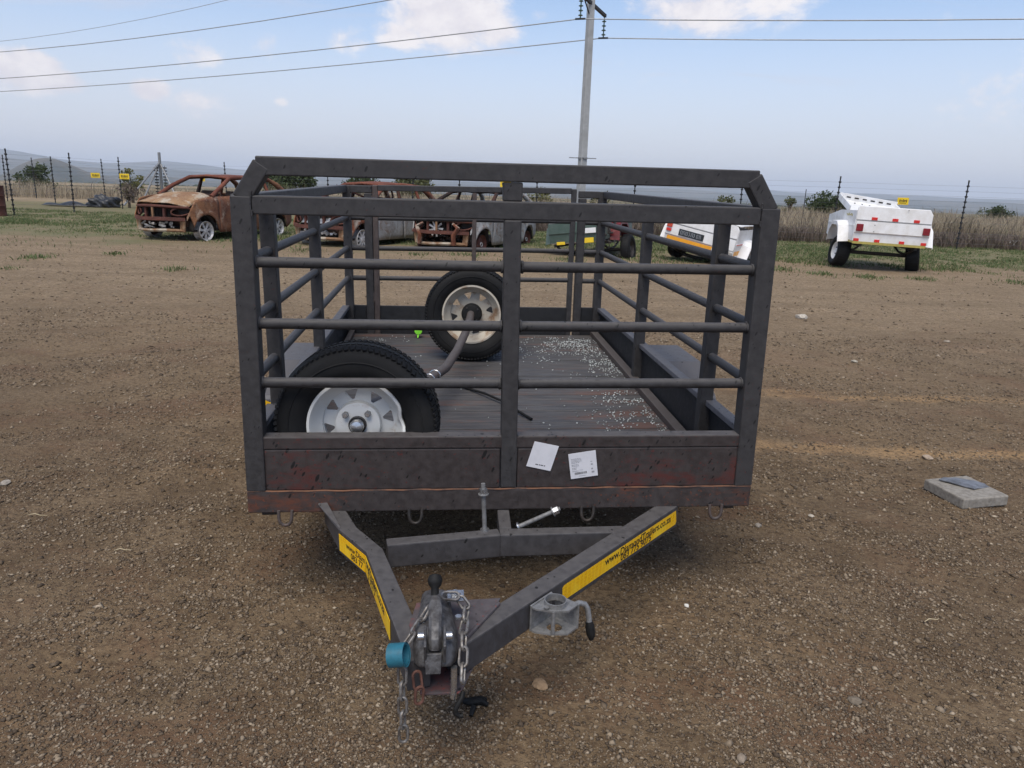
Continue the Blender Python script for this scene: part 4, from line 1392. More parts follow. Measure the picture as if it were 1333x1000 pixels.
def bars(lst, mat, name):
    mb = MB()
    for (u, v, w, h) in lst:
        c = Vector((.192, .1890)) + ux * u + uz * v
        p = [c, c + ux * w, c + ux * w + uz * h, c + uz * h]
        mb.add([(a.x, YS - .0006, a.y) for a in p], [(0, 1, 2, 3)])
    mb.build(name, mat, st2)


lines = []
for k, (v, wd) in enumerate(((.018, .032), (.0225, .034), (.027, .034), (.0315, .026), (.038, .022), (.0425, .024), (.049, .016), (.0535, .014), (.060, .020))):
    u = .007
    while u < .007 + wd:
        w = random.uniform(.003, .007)
        lines.append((u, v, min(w, .007 + wd - u), .0021))
        u += w + .0012
lines += [(.068, .034, .006, .002), (.069, .0425, .006, .0045), (.069, .0575, .005, .005), (.069, .068, .009, .006), (.026, .0785, .022, .0014), (.03, .0585, .012, .001)]
bars(lines, M_ink_pale, 'sticker_print')
bc, u = [], .014
while u < .053:
    w = random.choice((.0007, .0011, .0016))
    bc.append((u, .0655, w, .008))
    u += w + random.choice((.0007, .0012))
bars(bc, M_ink, 'barcode')

# coupling head
cx = -.222
cpl = MB()
def hull(ring_list):
    n_ = len(ring_list[0])
    vs = [p for r_2 in ring_list for p in r_2]
    fs = []
    for i in range(len(ring_list) - 1):
        for k in range(n_):
            fs.append((i * n_ + k, i * n_ + (k + 1) % n_, (i + 1) * n_ + (k + 1) % n_, (i + 1) * n_ + k))
    fs += [tuple(range(n_))[::-1], tuple((len(ring_list) - 1) * n_ + k for k in range(n_))]
    return vs, fs


def sect(y, w, z0, z1, rr):
    """rounded top section of the pressed head at station y"""
    pts = []
    for (sx, zz) in ((-1, z0), (-1, z1 - rr), (-.78, z1 - rr * .3), (-.4, z1), (.4, z1), (.78, z1 - rr * .3), (1, z1 - rr), (1, z0)):
        pts.append((cx + sx * w, y, zz))
    return pts


cpl.add(*hull([sect(-.590, .034, .013, .062, .014), sect(-.660, .038, .012, .066, .018), sect(-.715, .046, .008, .070, .026), sect(-.755, .050, .000, .064, .030), sect(-.786, .046, -.002, .046, .026), sect(-.804, .036, .000, .024, .014), sect(-.811, .024, .003, .012, .005)]))
cpl.v = [(a, b_ + .018, c) for a, b_, c in cpl.v]
coupler = cpl.build('coupling_head', M_cast, trailer, 50, bevel=.003)
for sx in (-.021, .021):
    MB().beam((cx + sx, -.752, .060), (cx + sx, -.808, .044), .006, .055, (0, 0, 1)).build('lever_ear', M_cast, coupler, bevel=.002)
    MB().tube([(cx + sx * 1.15, -.779, .072), (cx + sx * 1.75, -.779, .072)], .0085, 10).build('pivot_bolt', M_zinc, coupler, 40)
lv = MB()
lv.add(*hull([[(cx - w, y, z), (cx - w * .5, y - d, z), (cx + w * .5, y - d, z), (cx + w, y, z), (cx + w * .5, y + d, z), (cx - w * .5, y + d, z)] for (y, z, w, d) in
              ((-.788, .046, .016, .010), (-.780, .070, .0155, .010), (-.755, .092, .015, .009), (-.722, .108, .0165, .007), (-.700, .118, .011, .006), (-.692, .124, .008, .006))]))
lever = lv.build('coupling_lever', M_cast, coupler, 50, bevel=.002)
MB().lathe([(0, -.012), (.009, -.012), (.009, .004), (.015, .012), (.017, .022), (.013, .033), (0, .036)], 14, Matrix.Translation((cx - .001, -.686, .128)) @ Matrix.Rotation(R(-35), 4, 'X')).build('lever_knob', M_blackrub, lever, 50)
fp = MB().prism([(-.019, 0), (.019, 0), (.016, -.042), (-.016, -.042)], .007, Matrix(((1, 0, 0, cx - .004), (0, .34, 1, -.799), (0, 1, -.2, .042), (0, 0, 0, 1)))).build('latch_plate', M_cast, coupler, bevel=.002)
MB().box((cx + .047, -.620, .0715), (.040, .046, .005), None).build('square_washer', M_zinc, coupler, bevel=.001)
MB().tube([(cx + .047, -.622, .074), (cx + .047, -.622, .083)], .0125, 6).build('clamp_nut', M_zinc, coupler, 20)
MB().tube([(cx + .052, -.70, .062), (cx + .052, -.70, .069)], .008, 6).build('clamp_nut', M_zinc, coupler, 20)
MB().tube([(cx + .041, -.775, -.09), (cx + .041, -.775, -.01)], .0075, 10).build('clamp_bolt', M_zinc, coupler, 40)


# safety chains of separate links
def link_mesh(w, l, r):
    pts = []
    for k in range(7):
        a = math.pi * k / 6
        pts.append((w * math.cos(a), l + w * math.sin(a), 0))
    for k in range(7):
        a = math.pi + math.pi * k / 6
        pts.append((w * math.cos(a), -l + w * math.sin(a), 0))
    return MB().tube(pts, r, 6, closed=True)


def chain(path, label, mats, w=.0092, l=.0118, r=.0034):
    path = [Vector(p) for p in path]
    seg = [0]
    for a, b2 in zip(path, path[1:]):
        seg.append(seg[-1] + (b2 - a).length)
    pitch = 2 * (l + w) - 2.2 * r
    nn = int(seg[-1] / pitch)
    head, src = None, {}
    for i in range(nn):
        d = (i + .5) * pitch
        j = max(q for q in range(len(seg) - 1) if seg[q] <= d)
        t_ = (d - seg[j]) / (seg[j + 1] - seg[j])
        p = path[j].lerp(path[j + 1], t_)
        tn = (path[j + 1] - path[j]).normalized()
        rot = tn.to_track_quat('Y', 'Z').to_matrix().to_4x4() @ Matrix.Rotation(R(25 + 90 * (i % 2) + random.uniform(-12, 12)), 4, 'Y')
        M = Matrix.Translation(p) @ rot
        mt = mats[i] if isinstance(mats, list) and i < len(mats) else (mats if not isinstance(mats, list) else mats[-1])
        if head is None:
            head = link_mesh(w, l, r).build('safety_chain', mt, trailer, 60, M=M)
            head['label'] = label
            inv = M.inverted()
            src[mt.name] = head
        elif mt.name not in src:
            src[mt.name] = link_mesh(w, l, r).build('link', mt, head, 60, M=inv @ M)
        else:
            o = src[mt.name].copy()
            o.name = 'link'
            if 'label' in o:
                del o['label']
            COL.objects.link(o)
            o.parent = head
            o.matrix_local = inv @ M
    return head


chain([(-.166, -.640, .078), (-.150, -.668, .070), (-.158, -.720, .050), (-.160, -.770, .022), (-.162, -.800, -.012), (-.150, -.812, -.055)], 'right hand safety chain', M_chain)
chain([(-.205, -.655, .094), (-.166, -.648, .088)], 'short end of safety chain over the head', M_chain)
chain([(-.236, -.690, .088), (-.258, -.722, .064), (-.285, -.752, .036), (-.300, -.770, .020), (-.308, -.795, .044)], 'safety chain laid over the left arm', M_chain)
chain([(-.292, -.800, .010), (-.292, -.812, -.06), (-.291, -.816, -.12), (-.290, -.818, -.172)], 'hanging tail of the left safety chain', M_chain)
chain([(-.262, -.792, -.01), (-.256, -.800, -.06), (-.258, -.802, -.10)], 'rusty inner chain end', M_chain_rust)
chain([(-.152, -.790, -.030), (-.128, -.780, -.030)], 'rusty shackle link on the right arm', M_chain_rust, .0095, .011, .0035)
# blue pipe collar threaded on the left chain
MB().lathe([(.024, -.017), (.0255, -.0185), (.0255, .0185), (.024, .017), (.0205, .017), (.0205, -.017)], 28, Matrix.Translation((-.300, -.800, .042)) @ Matrix.Rotation(R(78), 4, 'Y') @ Matrix.Rotation(R(14), 4, 'X'), True).build('pipe_collar', M_blue, trailer, 40)
# cut light cable hanging under the head
MB().tube([(-.160, -.775, -.075), (-.163, -.785, -.083), (-.176, -.795, -.100), (-.178, -.797, -.112), (-.168, -.799, -.120), (-.160, -.798, -.118)], .0058, 8).build('light_cable', M_blackrub, trailer, 60)

# jockey wheel clamp on the right arm
jc = Vector((.030, -.512, 0))
jm = face_mat(face_u, face_v, face_n, Vector((.012, -.556, 0)) + face_n * .0005)
JW, JD, JH = .088, .085, .074
mb = MB()
mb.box((JW / 2, -.036, .0025), (JW, JH, .005))
clamp = mb.build('jockey_clamp', M_galv, trailer, bevel=.0012, M=jm)
# top and bottom plates with the round opening
def plate_ring(y, name, r_open):
    bm = bmesh.new()
    outer = [(0, .0055), (.022, .0055), (.03, .0055), (JW, .0055), (JW, JD), (JW * .55, JD), (.018, .052), (0, .018)]
    ov = [bm.verts.new((x, y, z)) for x, z in outer]
    oe = [bm.edges.new((ov[i], ov[(i + 1) % len(ov)])) for i in range(len(ov))]
    cv = [bm.verts.new((.050 + r_open * math.cos(2 * math.pi * k / 20), y, .042 + r_open * math.sin(2 * math.pi * k / 20))) for k in range(20)]
    ce = [bm.edges.new((cv[i], cv[(i + 1) % 20])) for i in range(20)]
    bmesh.ops.triangle_fill(bm, use_beauty=True, edges=oe + ce)
    me = bpy.data.meshes.new(name)
    bm.to_mesh(me); bm.free()
    me.materials.append(M_galv)
    o = bpy.data.objects.new(name, me)
    COL.objects.link(o)
    o.parent = clamp
    md = o.modifiers.new('thickness', 'SOLIDIFY'); md.thickness = .0045; md.offset = 0
    return o


plate_ring(-.004, 'clamp_plate', .0260)
plate_ring(-.069, 'clamp_plate', .0200)
MB().lathe([(.0260, -.010), (.0285, -.010), (.0285, .008), (.0260, .008)], 26, Matrix.Translation((.050, .002, .042)) @ Matrix.Rotation(R(90), 4, 'X'), True).build('clamp_ring', M_galv, clamp, 40)
MB().box((JW + .0025, -.0365, JD / 2 + .008), (.005, .0695, JD - .012)).build('clamp_side', M_galv, clamp, bevel=.001)
MB().tube([(.024, -.067, .056), (.024, -.004, .056)], .005, 10).build('clamp_pin', M_galv, clamp, 40)
MB().lathe([(0, 0), (.007, 0), (.007, .004), (0, .005)], 12, Matrix.Translation((.018, .0005, .038)) @ Matrix.Rotation(R(-90), 4, 'X')).build('rivet', M_galv, clamp, 40)
hp = [(JW + .004, -.030, .052), (JW + .022, -.030, .053), (JW + .044, -.029, .058), (JW + .060, -.036, .066), (JW + .066, -.052, .073), (JW + .064, -.090, .082)]
cr = MB().tube(hp, .0078, 10).build('clamp_crank', M_galv, clamp, 60)
MB().tube([(JW + .064, -.084, .081), (JW + .063, -.095, .084), (JW + .062, -.118, .090), (JW + .061, -.131, .093)], [.0095, .0125, .0115, .006], 10).build('crank_grip', M_blackrub, cr, 60)
MB().lathe([(.008, 0), (.014, 0), (.014, .005), (.008, .005)], 14, Matrix.Translation((JW + .006, -.030, .052)) @ Matrix.Rotation(R(90), 4, 'Y'), True).build('crank_collar', M_zinc, cr, 40)

# ------------------------------------------------------------------ wheels


def disc_mesh(R_out, r_hole, tri_in, tri_out, n_tri, half_w, phase):
    bm = bmesh.new()
    edges = []

    def loop(pts):
        vv = [bm.verts.new((x, y, 0)) for x, y in pts]
        for i in range(len(vv)):
            edges.append(bm.edges.new((vv[i], vv[(i + 1) % len(vv)])))
    loop([(R_out * math.cos(2 * math.pi * k / 48), R_out * math.sin(2 * math.pi * k / 48)) for k in range(48)])
    loop([(r_hole * math.cos(2 * math.pi * k / 24), r_hole * math.sin(2 * math.pi * k / 24)) for k in range(24)])
    for k in range(n_tri):
        a = phase + 2 * math.pi * k / n_tri
        c, s_ = math.cos(a), math.sin(a)
        pts = [(tri_in, .004), (tri_in, -.004), (tri_out - .004, -half_w), (tri_out, -half_w + .004), (tri_out, half_w - .004), (tri_out - .004, half_w)]
        loop([(c * u - s_ * v, s_ * u + c * v) for u, v in pts])
    bmesh.ops.triangle_fill(bm, use_beauty=True, edges=edges)
    me = bpy.data.meshes.new('rim_disc')
    bm.to_mesh(me)
    bm.free()
    return me


def spoke_wheel(parent, M, Rt, W, rim_r, rim_m, dented, face):
    """pressed steel wheel; local +Z is the outer face; face = 'hub' shows the nuts, 'back' the brake side"""
    dent = (lambda j, th, r, h: (r - (.012 * math.exp(-((th - 5.95) / .35) ** 2) + .012 * math.exp(-((th - .25) / .28) ** 2)) * (1 if h > W * .30 else 0) * (.5 + .5 * math.sin(th * 9)),
                                 h - (.016 * math.exp(-((th - .12) / .22) ** 2)) * (1 if h > W * .30 else 0))) if dented else None
    hw = W * .40
    prof = [(rim_r - .002, hw + .004), (rim_r + .006, hw + .003), (rim_r + .008, hw - .004), (rim_r - .004, hw - .012), (rim_r - .010, hw - .030), (rim_r - .030, .020), (rim_r - .030, -.020),
            (rim_r - .010, -hw + .030), (rim_r - .002, -hw + .010), (rim_r + .008, -hw), (rim_r + .004, -hw - .004), (rim_r - .008, -hw + .008), (rim_r - .016, -hw + .030),
            (rim_r - .035, -.020), (rim_r - .035, .020), (rim_r - .016, hw - .030), (rim_r - .009, hw - .008)]
    wheel = MB().lathe(prof, 64, closed=True, mod=dent).build('wheel', rim_m, parent, 45, M=M)
    # tyre carcass and tread
    tp = []
    for (r, h) in ((rim_r + .004, hw * .93), (rim_r + .016, hw * 1.10), (rim_r + .036, W * .50), (Rt * .86, W * .512), (Rt * .93, W * .47), (Rt * .965, W * .425), (Rt * .985, W * .36)):
        tp.append((r, h))
    for h in (.26, .235, .215, .10, .08, .055):
        tp.append((Rt - (.007 if h in (.235, .08) else .0), W * h))
    tp = tp + [(r, -h) for r, h in tp[::-1]]
    tyre = MB().lathe(tp, 72).build('tyre', M_tyre, wheel, 38)
    tb = MB()
    for side in (-1, 1):
        for k in range(84):
            th = 2 * math.pi * (k + (.5 if side > 0 else 0)) / 84
            c = Vector((math.cos(th), math.sin(th), 0))
            tg = Vector((-math.sin(th), math.cos(th), 0))
            for (rr, hh, dr, dh, skew) in ((Rt * .9775, W * .400, .0065, W * .15, .35), (Rt * .998, W * .165, .006, W * .10, .5)):
                Mx = Matrix(((c.x, tg.x, 0, 0), (c.y, tg.y, 0, 0), (0, 0, 1, 0), (0, 0, 0, 1))) @ Matrix.Translation((rr, 0, side * hh)) @ Matrix.Rotation(side * (-.42 if rr < Rt * .99 else 0), 4, 'Y') @ Matrix.Rotation(skew * side, 4, 'X')
                vs = [Mx @ Vector((dr / 2 * a, .0058 * b2, dh / 2 * c2)) for a in (-1, 1) for b2 in (-1, 1) for c2 in (-1, 1)]
                tb.add(vs, [(0, 1, 3, 2), (4, 6, 7, 5), (0, 4, 5, 1), (2, 3, 7, 6), (0, 2, 6, 4), (1, 5, 7, 3)])
    tb.build('tread', M_tyre, wheel)['kind'] = 'stuff'
    for sgn in (-1, 1):
        MB().lathe([(Rt * .80, .0), (Rt * .805, .0022), (Rt * .815, .0022), (Rt * .82, 0)], 64, Matrix.Translation((0, 0, sgn * (W * .5105)))).build('tyre_bead_ring', M_tyre, wheel, 60)
    # dished disc with triangular windows
    me = disc_mesh(rim_r - .033, .030, rim_r * .53, rim_r * .745, 8, rim_r * .135, R(12))
    me.materials.append(rim_m)
    d = bpy.data.objects.new('rim_disc', me)
    COL.objects.link(d)
    d.parent = wheel
    zoff = .008 if face == 'hub' else -.004
    d.matrix_local = Matrix.Translation((0, 0, zoff))
    md = d.modifiers.new('thickness', 'SOLIDIFY'); md.thickness = .006; md.offset = 0
    rs = rim_r
    if face == 'hub':
        MB().lathe([(.028, .036), (rs * .43, .036), (rs * .475, .033), (rs * .50, .0115), (rs * .50, .010), (.028, .010)], 48, closed=True).build('hub_plate', rim_m, wheel, 30)
        MB().lathe([(.0, .030), (.024, .030), (.0285, .034), (.0285, .046), (.026, .047), (.026, .040), (0, .040)], 28).build('hub_rim', M_steel_dark, wheel, 40)
        MB().lathe([(.0215, .034), (.0225, .060), (.021, .0625), (.0185, .064), (.017, .067), (.006, .071), (0, .0715)], 28).build('grease_cap', M_zinc, wheel, 40)
        for k in range(4):
            a = R(48 + 90 * k)
            p = Vector((rs * .335 * math.cos(a), rs * .335 * math.sin(a), 0))
            nut = MB().tube([p + Vector((0, 0, .036)), p + Vector((0, 0, .052))], .0105, 6).build('wheel_nut', M_galv, wheel, 20)
            MB().tube([p + Vector((0, 0, .050)), p + Vector((0, 0, .056))], .0065, 10).build('wheel_stud', M_zinc, wheel, 40)
    else:
        MB().lathe([(.0, .045), (.030, .045), (.050, .040), (.056, .030), (.056, .004), (0, .004)], 32).build('hub_drum', M_blackrub, wheel, 40)
        for k in range(4):
            a = R(40 + 90 * k)
            p = Vector((.042 * math.cos(a), .042 * math.sin(a), 0))
            MB().tube([p + Vector((0, 0, .036)), p + Vector((0, 0, .050))], .005, 8).build('wheel_stud', M_steel_dark, wheel, 40)
    return wheel


axle = empty('wheeled_axle', TM @ Matrix.Translation((-.3, .9, .05)), 'bent axle with a wheel on each end lying on the cage deck', 'axle')
AI = Matrix.Translation((-.3, .9, .05)).inverted()
toface = Matrix.Rotation(R(90), 4, 'X')             # local +Z to the front of the trailer
WF = AI @ Matrix.Translation((-.474, .135, .257)) @ Matrix.Rotation(R(-2), 4, 'Z') @ Matrix.Rotation(R(-3), 4, 'X') @ toface
spoke_wheel(axle, WF, .258, .165, .149, M_rim_white, True, 'hub')
WB = AI @ Matrix.Translation((-.045, 1.845, zf(1.845) + .252)) @ Matrix.Rotation(R(-4), 4, 'Z') @ Matrix.Rotation(R(-3), 4, 'X') @ toface
spoke_wheel(axle, WB, .252, .165, .152, M_rim_worn, False, 'back')
ax = MB().tube([(-.050, 1.83, .315), (-.062, 1.70, .300), (-.092, 1.52, .262), (-.135, 1.32, .222), (-.190, 1.10, .192), (-.262, .88, .196), (-.36, .55, .235), (-.470, .22, .272), (-.490, .15, .277)],
               [.021] * 9, 14).build('axle_tube', M_gate, axle, 60, M=AI)
for (p, d) in (((-.238, .955, .194), (-.07, -.21, .004)), ((-.262, .88, .196), (-.08, -.23, .006))):
    q = Vector(d).to_track_quat('Z', 'Y').to_matrix().to_4x4()
    MB().lathe([(.0235 + .004 * math.cos(a), .004 * math.sin(a)) for a in [2 * math.pi * k / 8 for k in range(8)]], 24, AI @ Matrix.Translation(p) @ q, True).build('u_bolt', M_zinc, axle, 60)
MB().beam((-.258, .93, .165), (-.205, .92, .160), .03, .012).build('spring_pad', M_blackrub, axle, bevel=.002, M=AI)

# road wheels under the mudguards
run = MB().tube([(-.86, 1.17, -.085), (.86, 1.17, -.085)], .026, 12).build('running_axle', M_steel_dark, trailer, 40)
for s in (-1, 1):
    Mw = Matrix.Translation((s * .905, 1.17, -.085)) @ Matrix.Rotation(R(90) * s, 4, 'Y')
    w_ = MB().lathe([(.03, .055), (.10, .050), (.15, .066), (.158, .066), (.150, .0), (.158, -.066), (.15, -.066), (.13, -.02), (.03, .01)], 32, closed=True).build('road_wheel', M_rim_worn, trailer, 40, M=Mw)
    MB().lathe([(.154, .064), (.19, .082), (.235, .078), (.252, .060), (.255, .0), (.252, -.060), (.235, -.078), (.19, -.082), (.154, -.064)], 40).build('tyre', M_tyre, w_, 50)

# small things on the deck
cab = MB().tube([TM @ Vector(p) for p in ((-.155, 1.30, .062), (-.08, 1.245, .052), (-.01, 1.14, .060), (.069, 1.02, .056), (.13, .88, .050), (.172, .80, .044))], [.006, .006, .006, .006, .0062, .0068], 8)
tag(cab.build('cable_offcut', M_blackrub, None, 60), 'thin black cable offcut lying on the cage deck', 'cable')
gt = MB()
gt.lathe([(0, .014), (.022, .012), (.025, 0), (.022, -.012), (0, -.014)], 16, Matrix.Rotation(R(80), 4, 'X'))
gt.tube([(0, -.004, -.018), (-.003, -.02, -.040)], [.008, .004], 8)
tag(gt.build('plastic_tag', M_green_tag, None, 50, M=TM @ place(-.352, 2.33, zf(2.33) + .042)), 'small bright green plastic tag on the cage deck', 'tag')
# ------------------------------------------------------------------ burnt out cars
def alloy_rim(parent, M, r, w, mat, n_spoke, tyre=None):
    o = MB().lathe([(r - .012, w * .42), (r, w * .5), (r + .004, w * .42), (r - .02, w * .25), (r - .03, -w * .25), (r, -w * .5), (r - .012, -w * .5), (r - .045, -w * .2), (r - .045, w * .2)], 32, closed=True).build('wheel', mat, parent, 40, M=M)
    sp = MB()
    for k in range(n_spoke):
        a = 2 * math.pi * k / n_spoke
        c, s_ = math.cos(a), math.sin(a)
        sp.prism([(.03, -.016), (r - .03, -.026 * 7 / n_spoke - .006), (r - .03, .026 * 7 / n_spoke + .006), (.03, .016)], .02, Matrix(((c, -s_, 0, 0), (s_, c, 0, 0), (0, 0, 1, w * .24), (0, 0, 0, 1))))
    sp.lathe([(0, w * .40), (.03, w * .40), (.055, w * .36), (.055, w * .2), (0, w * .2)], 20)
    sp.build('spokes', mat, o)
    MB().lathe([(0, w * .02), (r * .75, w * .02), (r * .75, -.02), (0, -.02)], 24).build('brake_disc', M_rust_dark, o, 30)
    if tyre:
        MB().lathe([(r, w * .5), (tyre * .9, w * .56), (tyre, w * .4), (tyre, -w * .4), (tyre * .9, -w * .56), (r, -w * .5)], 36).build('tyre', M_tyre, o, 50)
    return o


def burnt_car(M, label, body_m, hood_m, roof_m, bonnet, wheel_kind, silver_lid=False, door_m=None, tall=0.0, roof_in=.0):
    car = empty('burnt_car', M, label, 'car', 'burnt out cars in a row by the fence')
    Lf, Lr, hw = -1.93, 1.92, .81
    seed_ = len(label) * 1.7
    ya, yb, ra_ = -1.20, 1.24, .335
    zsill = .17

    def belt(y):
        if y < -.85:
            t_ = (y + .85) / (Lf + .85)
            return .925 + tall * .6 - .20 * t_ ** 1.6
        return .925 + tall * .6 + .035 * (y + .85) / 2.7

    def low(y):
        z = zsill + (.10 * max(0, (-1.55 - y) / .38) if y < -1.55 else 0) + (.14 * max(0, (y - 1.55) / .37) if y > 1.55 else 0)
        for c in (ya, yb):
            d = abs(y - c)
            if d < ra_:
                z = max(z, .215 + math.sqrt(ra_ ** 2 - d ** 2))
        return z

    def half(y, z):
        plan = 1 - .30 * max(0, (-1.15 - y) / .78) ** 2.2 - .16 * max(0, (y - 1.1) / .82) ** 2
        zz = (z - .55) / .45
        arch = 0
        for c in (ya, yb):
            d = math.hypot(y - c, z - .215)
            arch = max(arch, .022 * math.exp(-((d - ra_) / .05) ** 2))
        return (hw * plan) * (1 - .055 * zz * zz * (1.0 if z > .55 else .7)) + arch - (.06 * max(0, (z - .86 - tall * .5)) / .1 if z > .86 + tall * .5 else 0)

    def panel(name, y0, y1, s, mat, zlo=None, wing=False):
        def fn(u, v):
            y = y0 + (y1 - y0) * u
            a, b_ = low(y) if zlo is None else max(low(y), zlo), belt(y)
            if wing:
                t_ = min(1, max(0, (y + 1.62) / .16))
                b_ = min(b_, .50 + tall * .4 + (b_ - .50) * t_ ** .6)
                a = min(a, b_ - .05) if y > -1.58 else b_ - .07
            z = a + (b_ - a) * v
            nz_ = mnoise.noise(Vector((y * 2.3 + seed_, z * 2.6, s * 3))) * .022 + mnoise.noise(Vector((y * 7 + seed_, z * 7, s))) * .008
            return (s * (half(y, z) + nz_), y, z + .010 * mnoise.noise(Vector((y * 4, s, seed_))) * (v > .9))
        return MB().grid(fn, max(6, int((y1 - y0) / .06)), 9).build(name, mat, car, 50, solid=.018)

    dm = door_m or body_m
    for s in (-1, 1):
        panel('front_wing', -1.66, -.80, s, body_m, wing=True)
        panel('door', -.785, .24, s, dm)
        panel('door', .255, 1.02, s, dm)
        panel('rear_wing', 1.035, Lr, s, body_m)
        # pillars and roof rails
        bx, tx = hw * .90, hw * .70
        zr = 1.335 + tall
        pl = MB()
        pl.tube([(s * bx, -.93, .915 + tall * .6), (s * (bx - .05), -.55, 1.13 + tall * .85), (s * tx, -.14, zr - .02)], [.050, .046, .044], 8)
        pl.build('windscreen_pillar', roof_m, car, 60)
        MB().tube([(s * tx, -.14, zr - .02), (s * (tx + .01), .5, zr + .012), (s * tx, 1.22, zr - .03)], .046, 8).build('roof_rail', roof_m, car, 60)
        MB().tube([(s * (bx - .005), .25, .93 + tall * .6), (s * (tx + .015), .28, zr)], [.048, .034], 8).build('door_pillar', M_rust_dark, car, 60)
        MB().tube([(s * (bx - .01), 1.03, .94 + tall * .6), (s * (tx + .01), .98, zr)], [.04, .032], 8).build('door_pillar', roof_m, car, 60)
        MB().tube([(s * (bx - .02), 1.74, .95 + tall * .6), (s * (tx + .04), 1.45, 1.20 + tall * .9), (s * tx, 1.22, zr - .03)], [.07, .06, .045], 8).build('rear_pillar', body_m, car, 60)
        # mirror stub, seats
        MB().box((s * .36, .18, .72), (.42, .12, .62), Matrix.Rotation(R(-14), 3, 'X')).build('seat_frame', M_seat, car, bevel=.03)
    # roof skin
    zr = 1.335 + tall

    def roof(u, v):
        x = (u * 2 - 1) * hw * .70
        y = -.14 + 1.38 * v + .05 * math.cos(math.pi * (u - .5))  * (-1 if v < .5 else 1) * abs(v - .5)
        return (x, y, zr + .045 * (1 - (u * 2 - 1) ** 2) + .03 * math.sin(math.pi * v) - .015 + .028 * mnoise.noise(Vector((x * 2.5, y * 2.5, seed_))) - roof_in * math.sin(math.pi * u) * math.sin(math.pi * v))
    MB().grid(roof, 13, 13).build('roof', roof_m, car, 60, solid=.015)
    MB().tube([(-hw * .70, -.14, zr - .02), (0, -.20, zr + .025), (hw * .70, -.14, zr - .02)], .03, 8).build('windscreen_header', roof_m, car, 60)
    MB().tube([(-hw * .70, 1.22, zr - .03), (0, 1.30, zr + .0), (hw * .70, 1.22, zr - .03)], .035, 8).build('tailgate_header', roof_m, car, 60)
    # tailgate, scuttle, floor, bulkheads
    MB().grid(lambda u, v: ((u * 2 - 1) * .62, 1.88 - .08 * v - .06 * (u * 2 - 1) ** 2, .36 + .60 * v), 9, 6).build('tailgate', body_m, car, 60, solid=.02)
    MB().box((0, .1, .21), (1.42, 3.2, .04)).build('floor_pan', M_char, car)
    MB().box((0, -.86, .58), (1.44, .05, .66)).build('bulkhead', M_rust_dark, car)
    MB().tube([(-.66, -.88, .93 + tall * .6), (0, -.98, .95 + tall * .6), (.66, -.88, .93 + tall * .6)], .045, 8).build('scuttle', M_rust_dark, car, 60)
    MB().box((0, -.66, .80), (1.36, .26, .16)).build('dashboard_frame', M_char, car, bevel=.04)
    MB().lathe([(.165 + .012 * math.cos(a), .012 * math.sin(a)) for a in [2 * math.pi * k / 8 for k in range(8)]], 24, Matrix.Translation((.36, -.42, .90)) @ Matrix.Rotation(R(62), 4, 'X'), True).build('steering_wheel', M_rust_dark, car, 60)
    for s in (-1, 1):
        for c in (ya, yb):
            MB().grid(lambda u, v: (s * (.50 + .26 * v), c + (ra_ - .01) * math.cos(math.pi * u), .215 + (ra_ - .01) * math.sin(math.pi * u)), 15, 3).build('wheel_arch', M_char, car, 60, solid=.01)
    # nose: everything that hid behind the burnt-away bumper
    fy = lambda x: Lf + .03 + .30 * (abs(x) / .70) ** 2.2
    MB().tube([(x, fy(x) + .03, .705 + tall * .4 + .012 * math.cos(4 * x)) for x in np.linspace(-.70, .70, 11)], .030, 6).build('bonnet_platform', M_rust_bar, car, 60)
    for s in (-1, 1):
        # headlamp bowl and its frame
        el = [(s * (.565 + .165 * math.cos(a)), fy(.565 + .165 * math.cos(a)) + .045, .610 + tall * .4 + .085 * math.sin(a) + .022 * math.cos(a)) for a in [2 * math.pi * k / 16 for k in range(16)]]
        MB().tube(el, .020, 6, closed=True).build('headlamp_frame', M_rust_bar, car, 60)
        MB().box((s * .56, -1.50, .61 + tall * .4), (.30, .14, .15), Matrix.Rotation(R(28) * s, 3, 'Z')).build('headlamp_bowl', M_char, car, bevel=.03)
        MB().box((s * .245, -1.79, .57), (.055, .06, .30)).build('nose_upright', M_rust_bar, car, bevel=.01)
        MB().beam((s * .60, -1.62, .36), (s * .45, -1.1, .42), .10, .13).build('chassis_leg', M_rust_dark, car)
        MB().tube([(s * .55, -1.22, .35), (s * .52, -1.18, .82)], [.085, .07], 10).build('suspension_tower', M_rust_bar, car, 60)
    MB().box((.0, -1.86, .60), (.045, .04, .24)).build('nose_upright', M_rust_hood, car, bevel=.01)
    MB().tube([(x, fy(x) - .02, .455 + .004 * math.sin(6 * x)) for x in np.linspace(-.74, .66, 13)], .052, 4).build('crash_bar', M_rust_bar, car, 30)
    MB().tube([(x, fy(x) + .04, .215 + .01 * math.sin(5 * x)) for x in np.linspace(-.62, .62, 11)], .036, 5).build('lower_bar', M_rust_hood, car, 40)
    for s in (-1, 1):
        MB().beam((s * .58, fy(.58) + .04, .20), (s * .60, fy(.60) + .02, .43), .12, .05, (0, 1, 0)).build('bumper_bracket', M_rust_hood, car, bevel=.01)
    rdm = MB()
    for k in range(16):
        rdm.box((-.30 + k * .04, -1.72, .56), (.012, .05, .27))
    rdm.box((.0, -1.70, .56), (.62, .03, .27))
    rdm.build('radiator', M_char, car)
    low_j = MB()
    rj = random.Random(len(label))
    for k in range(16):
        x, z = rj.uniform(-.5, .5), rj.uniform(.25, .38)
        low_j.beam((x, -1.68 + rj.uniform(-.04, .05), z), (x + rj.uniform(-.12, .12), -1.62, z + rj.uniform(-.05, .06)), rj.uniform(.02, .06), rj.uniform(.02, .05))
    low_j.build('melted_parts', M_alu if wheel_kind != 'bare' else M_rust_dark, car)['kind'] = 'stuff'
    eng = MB()
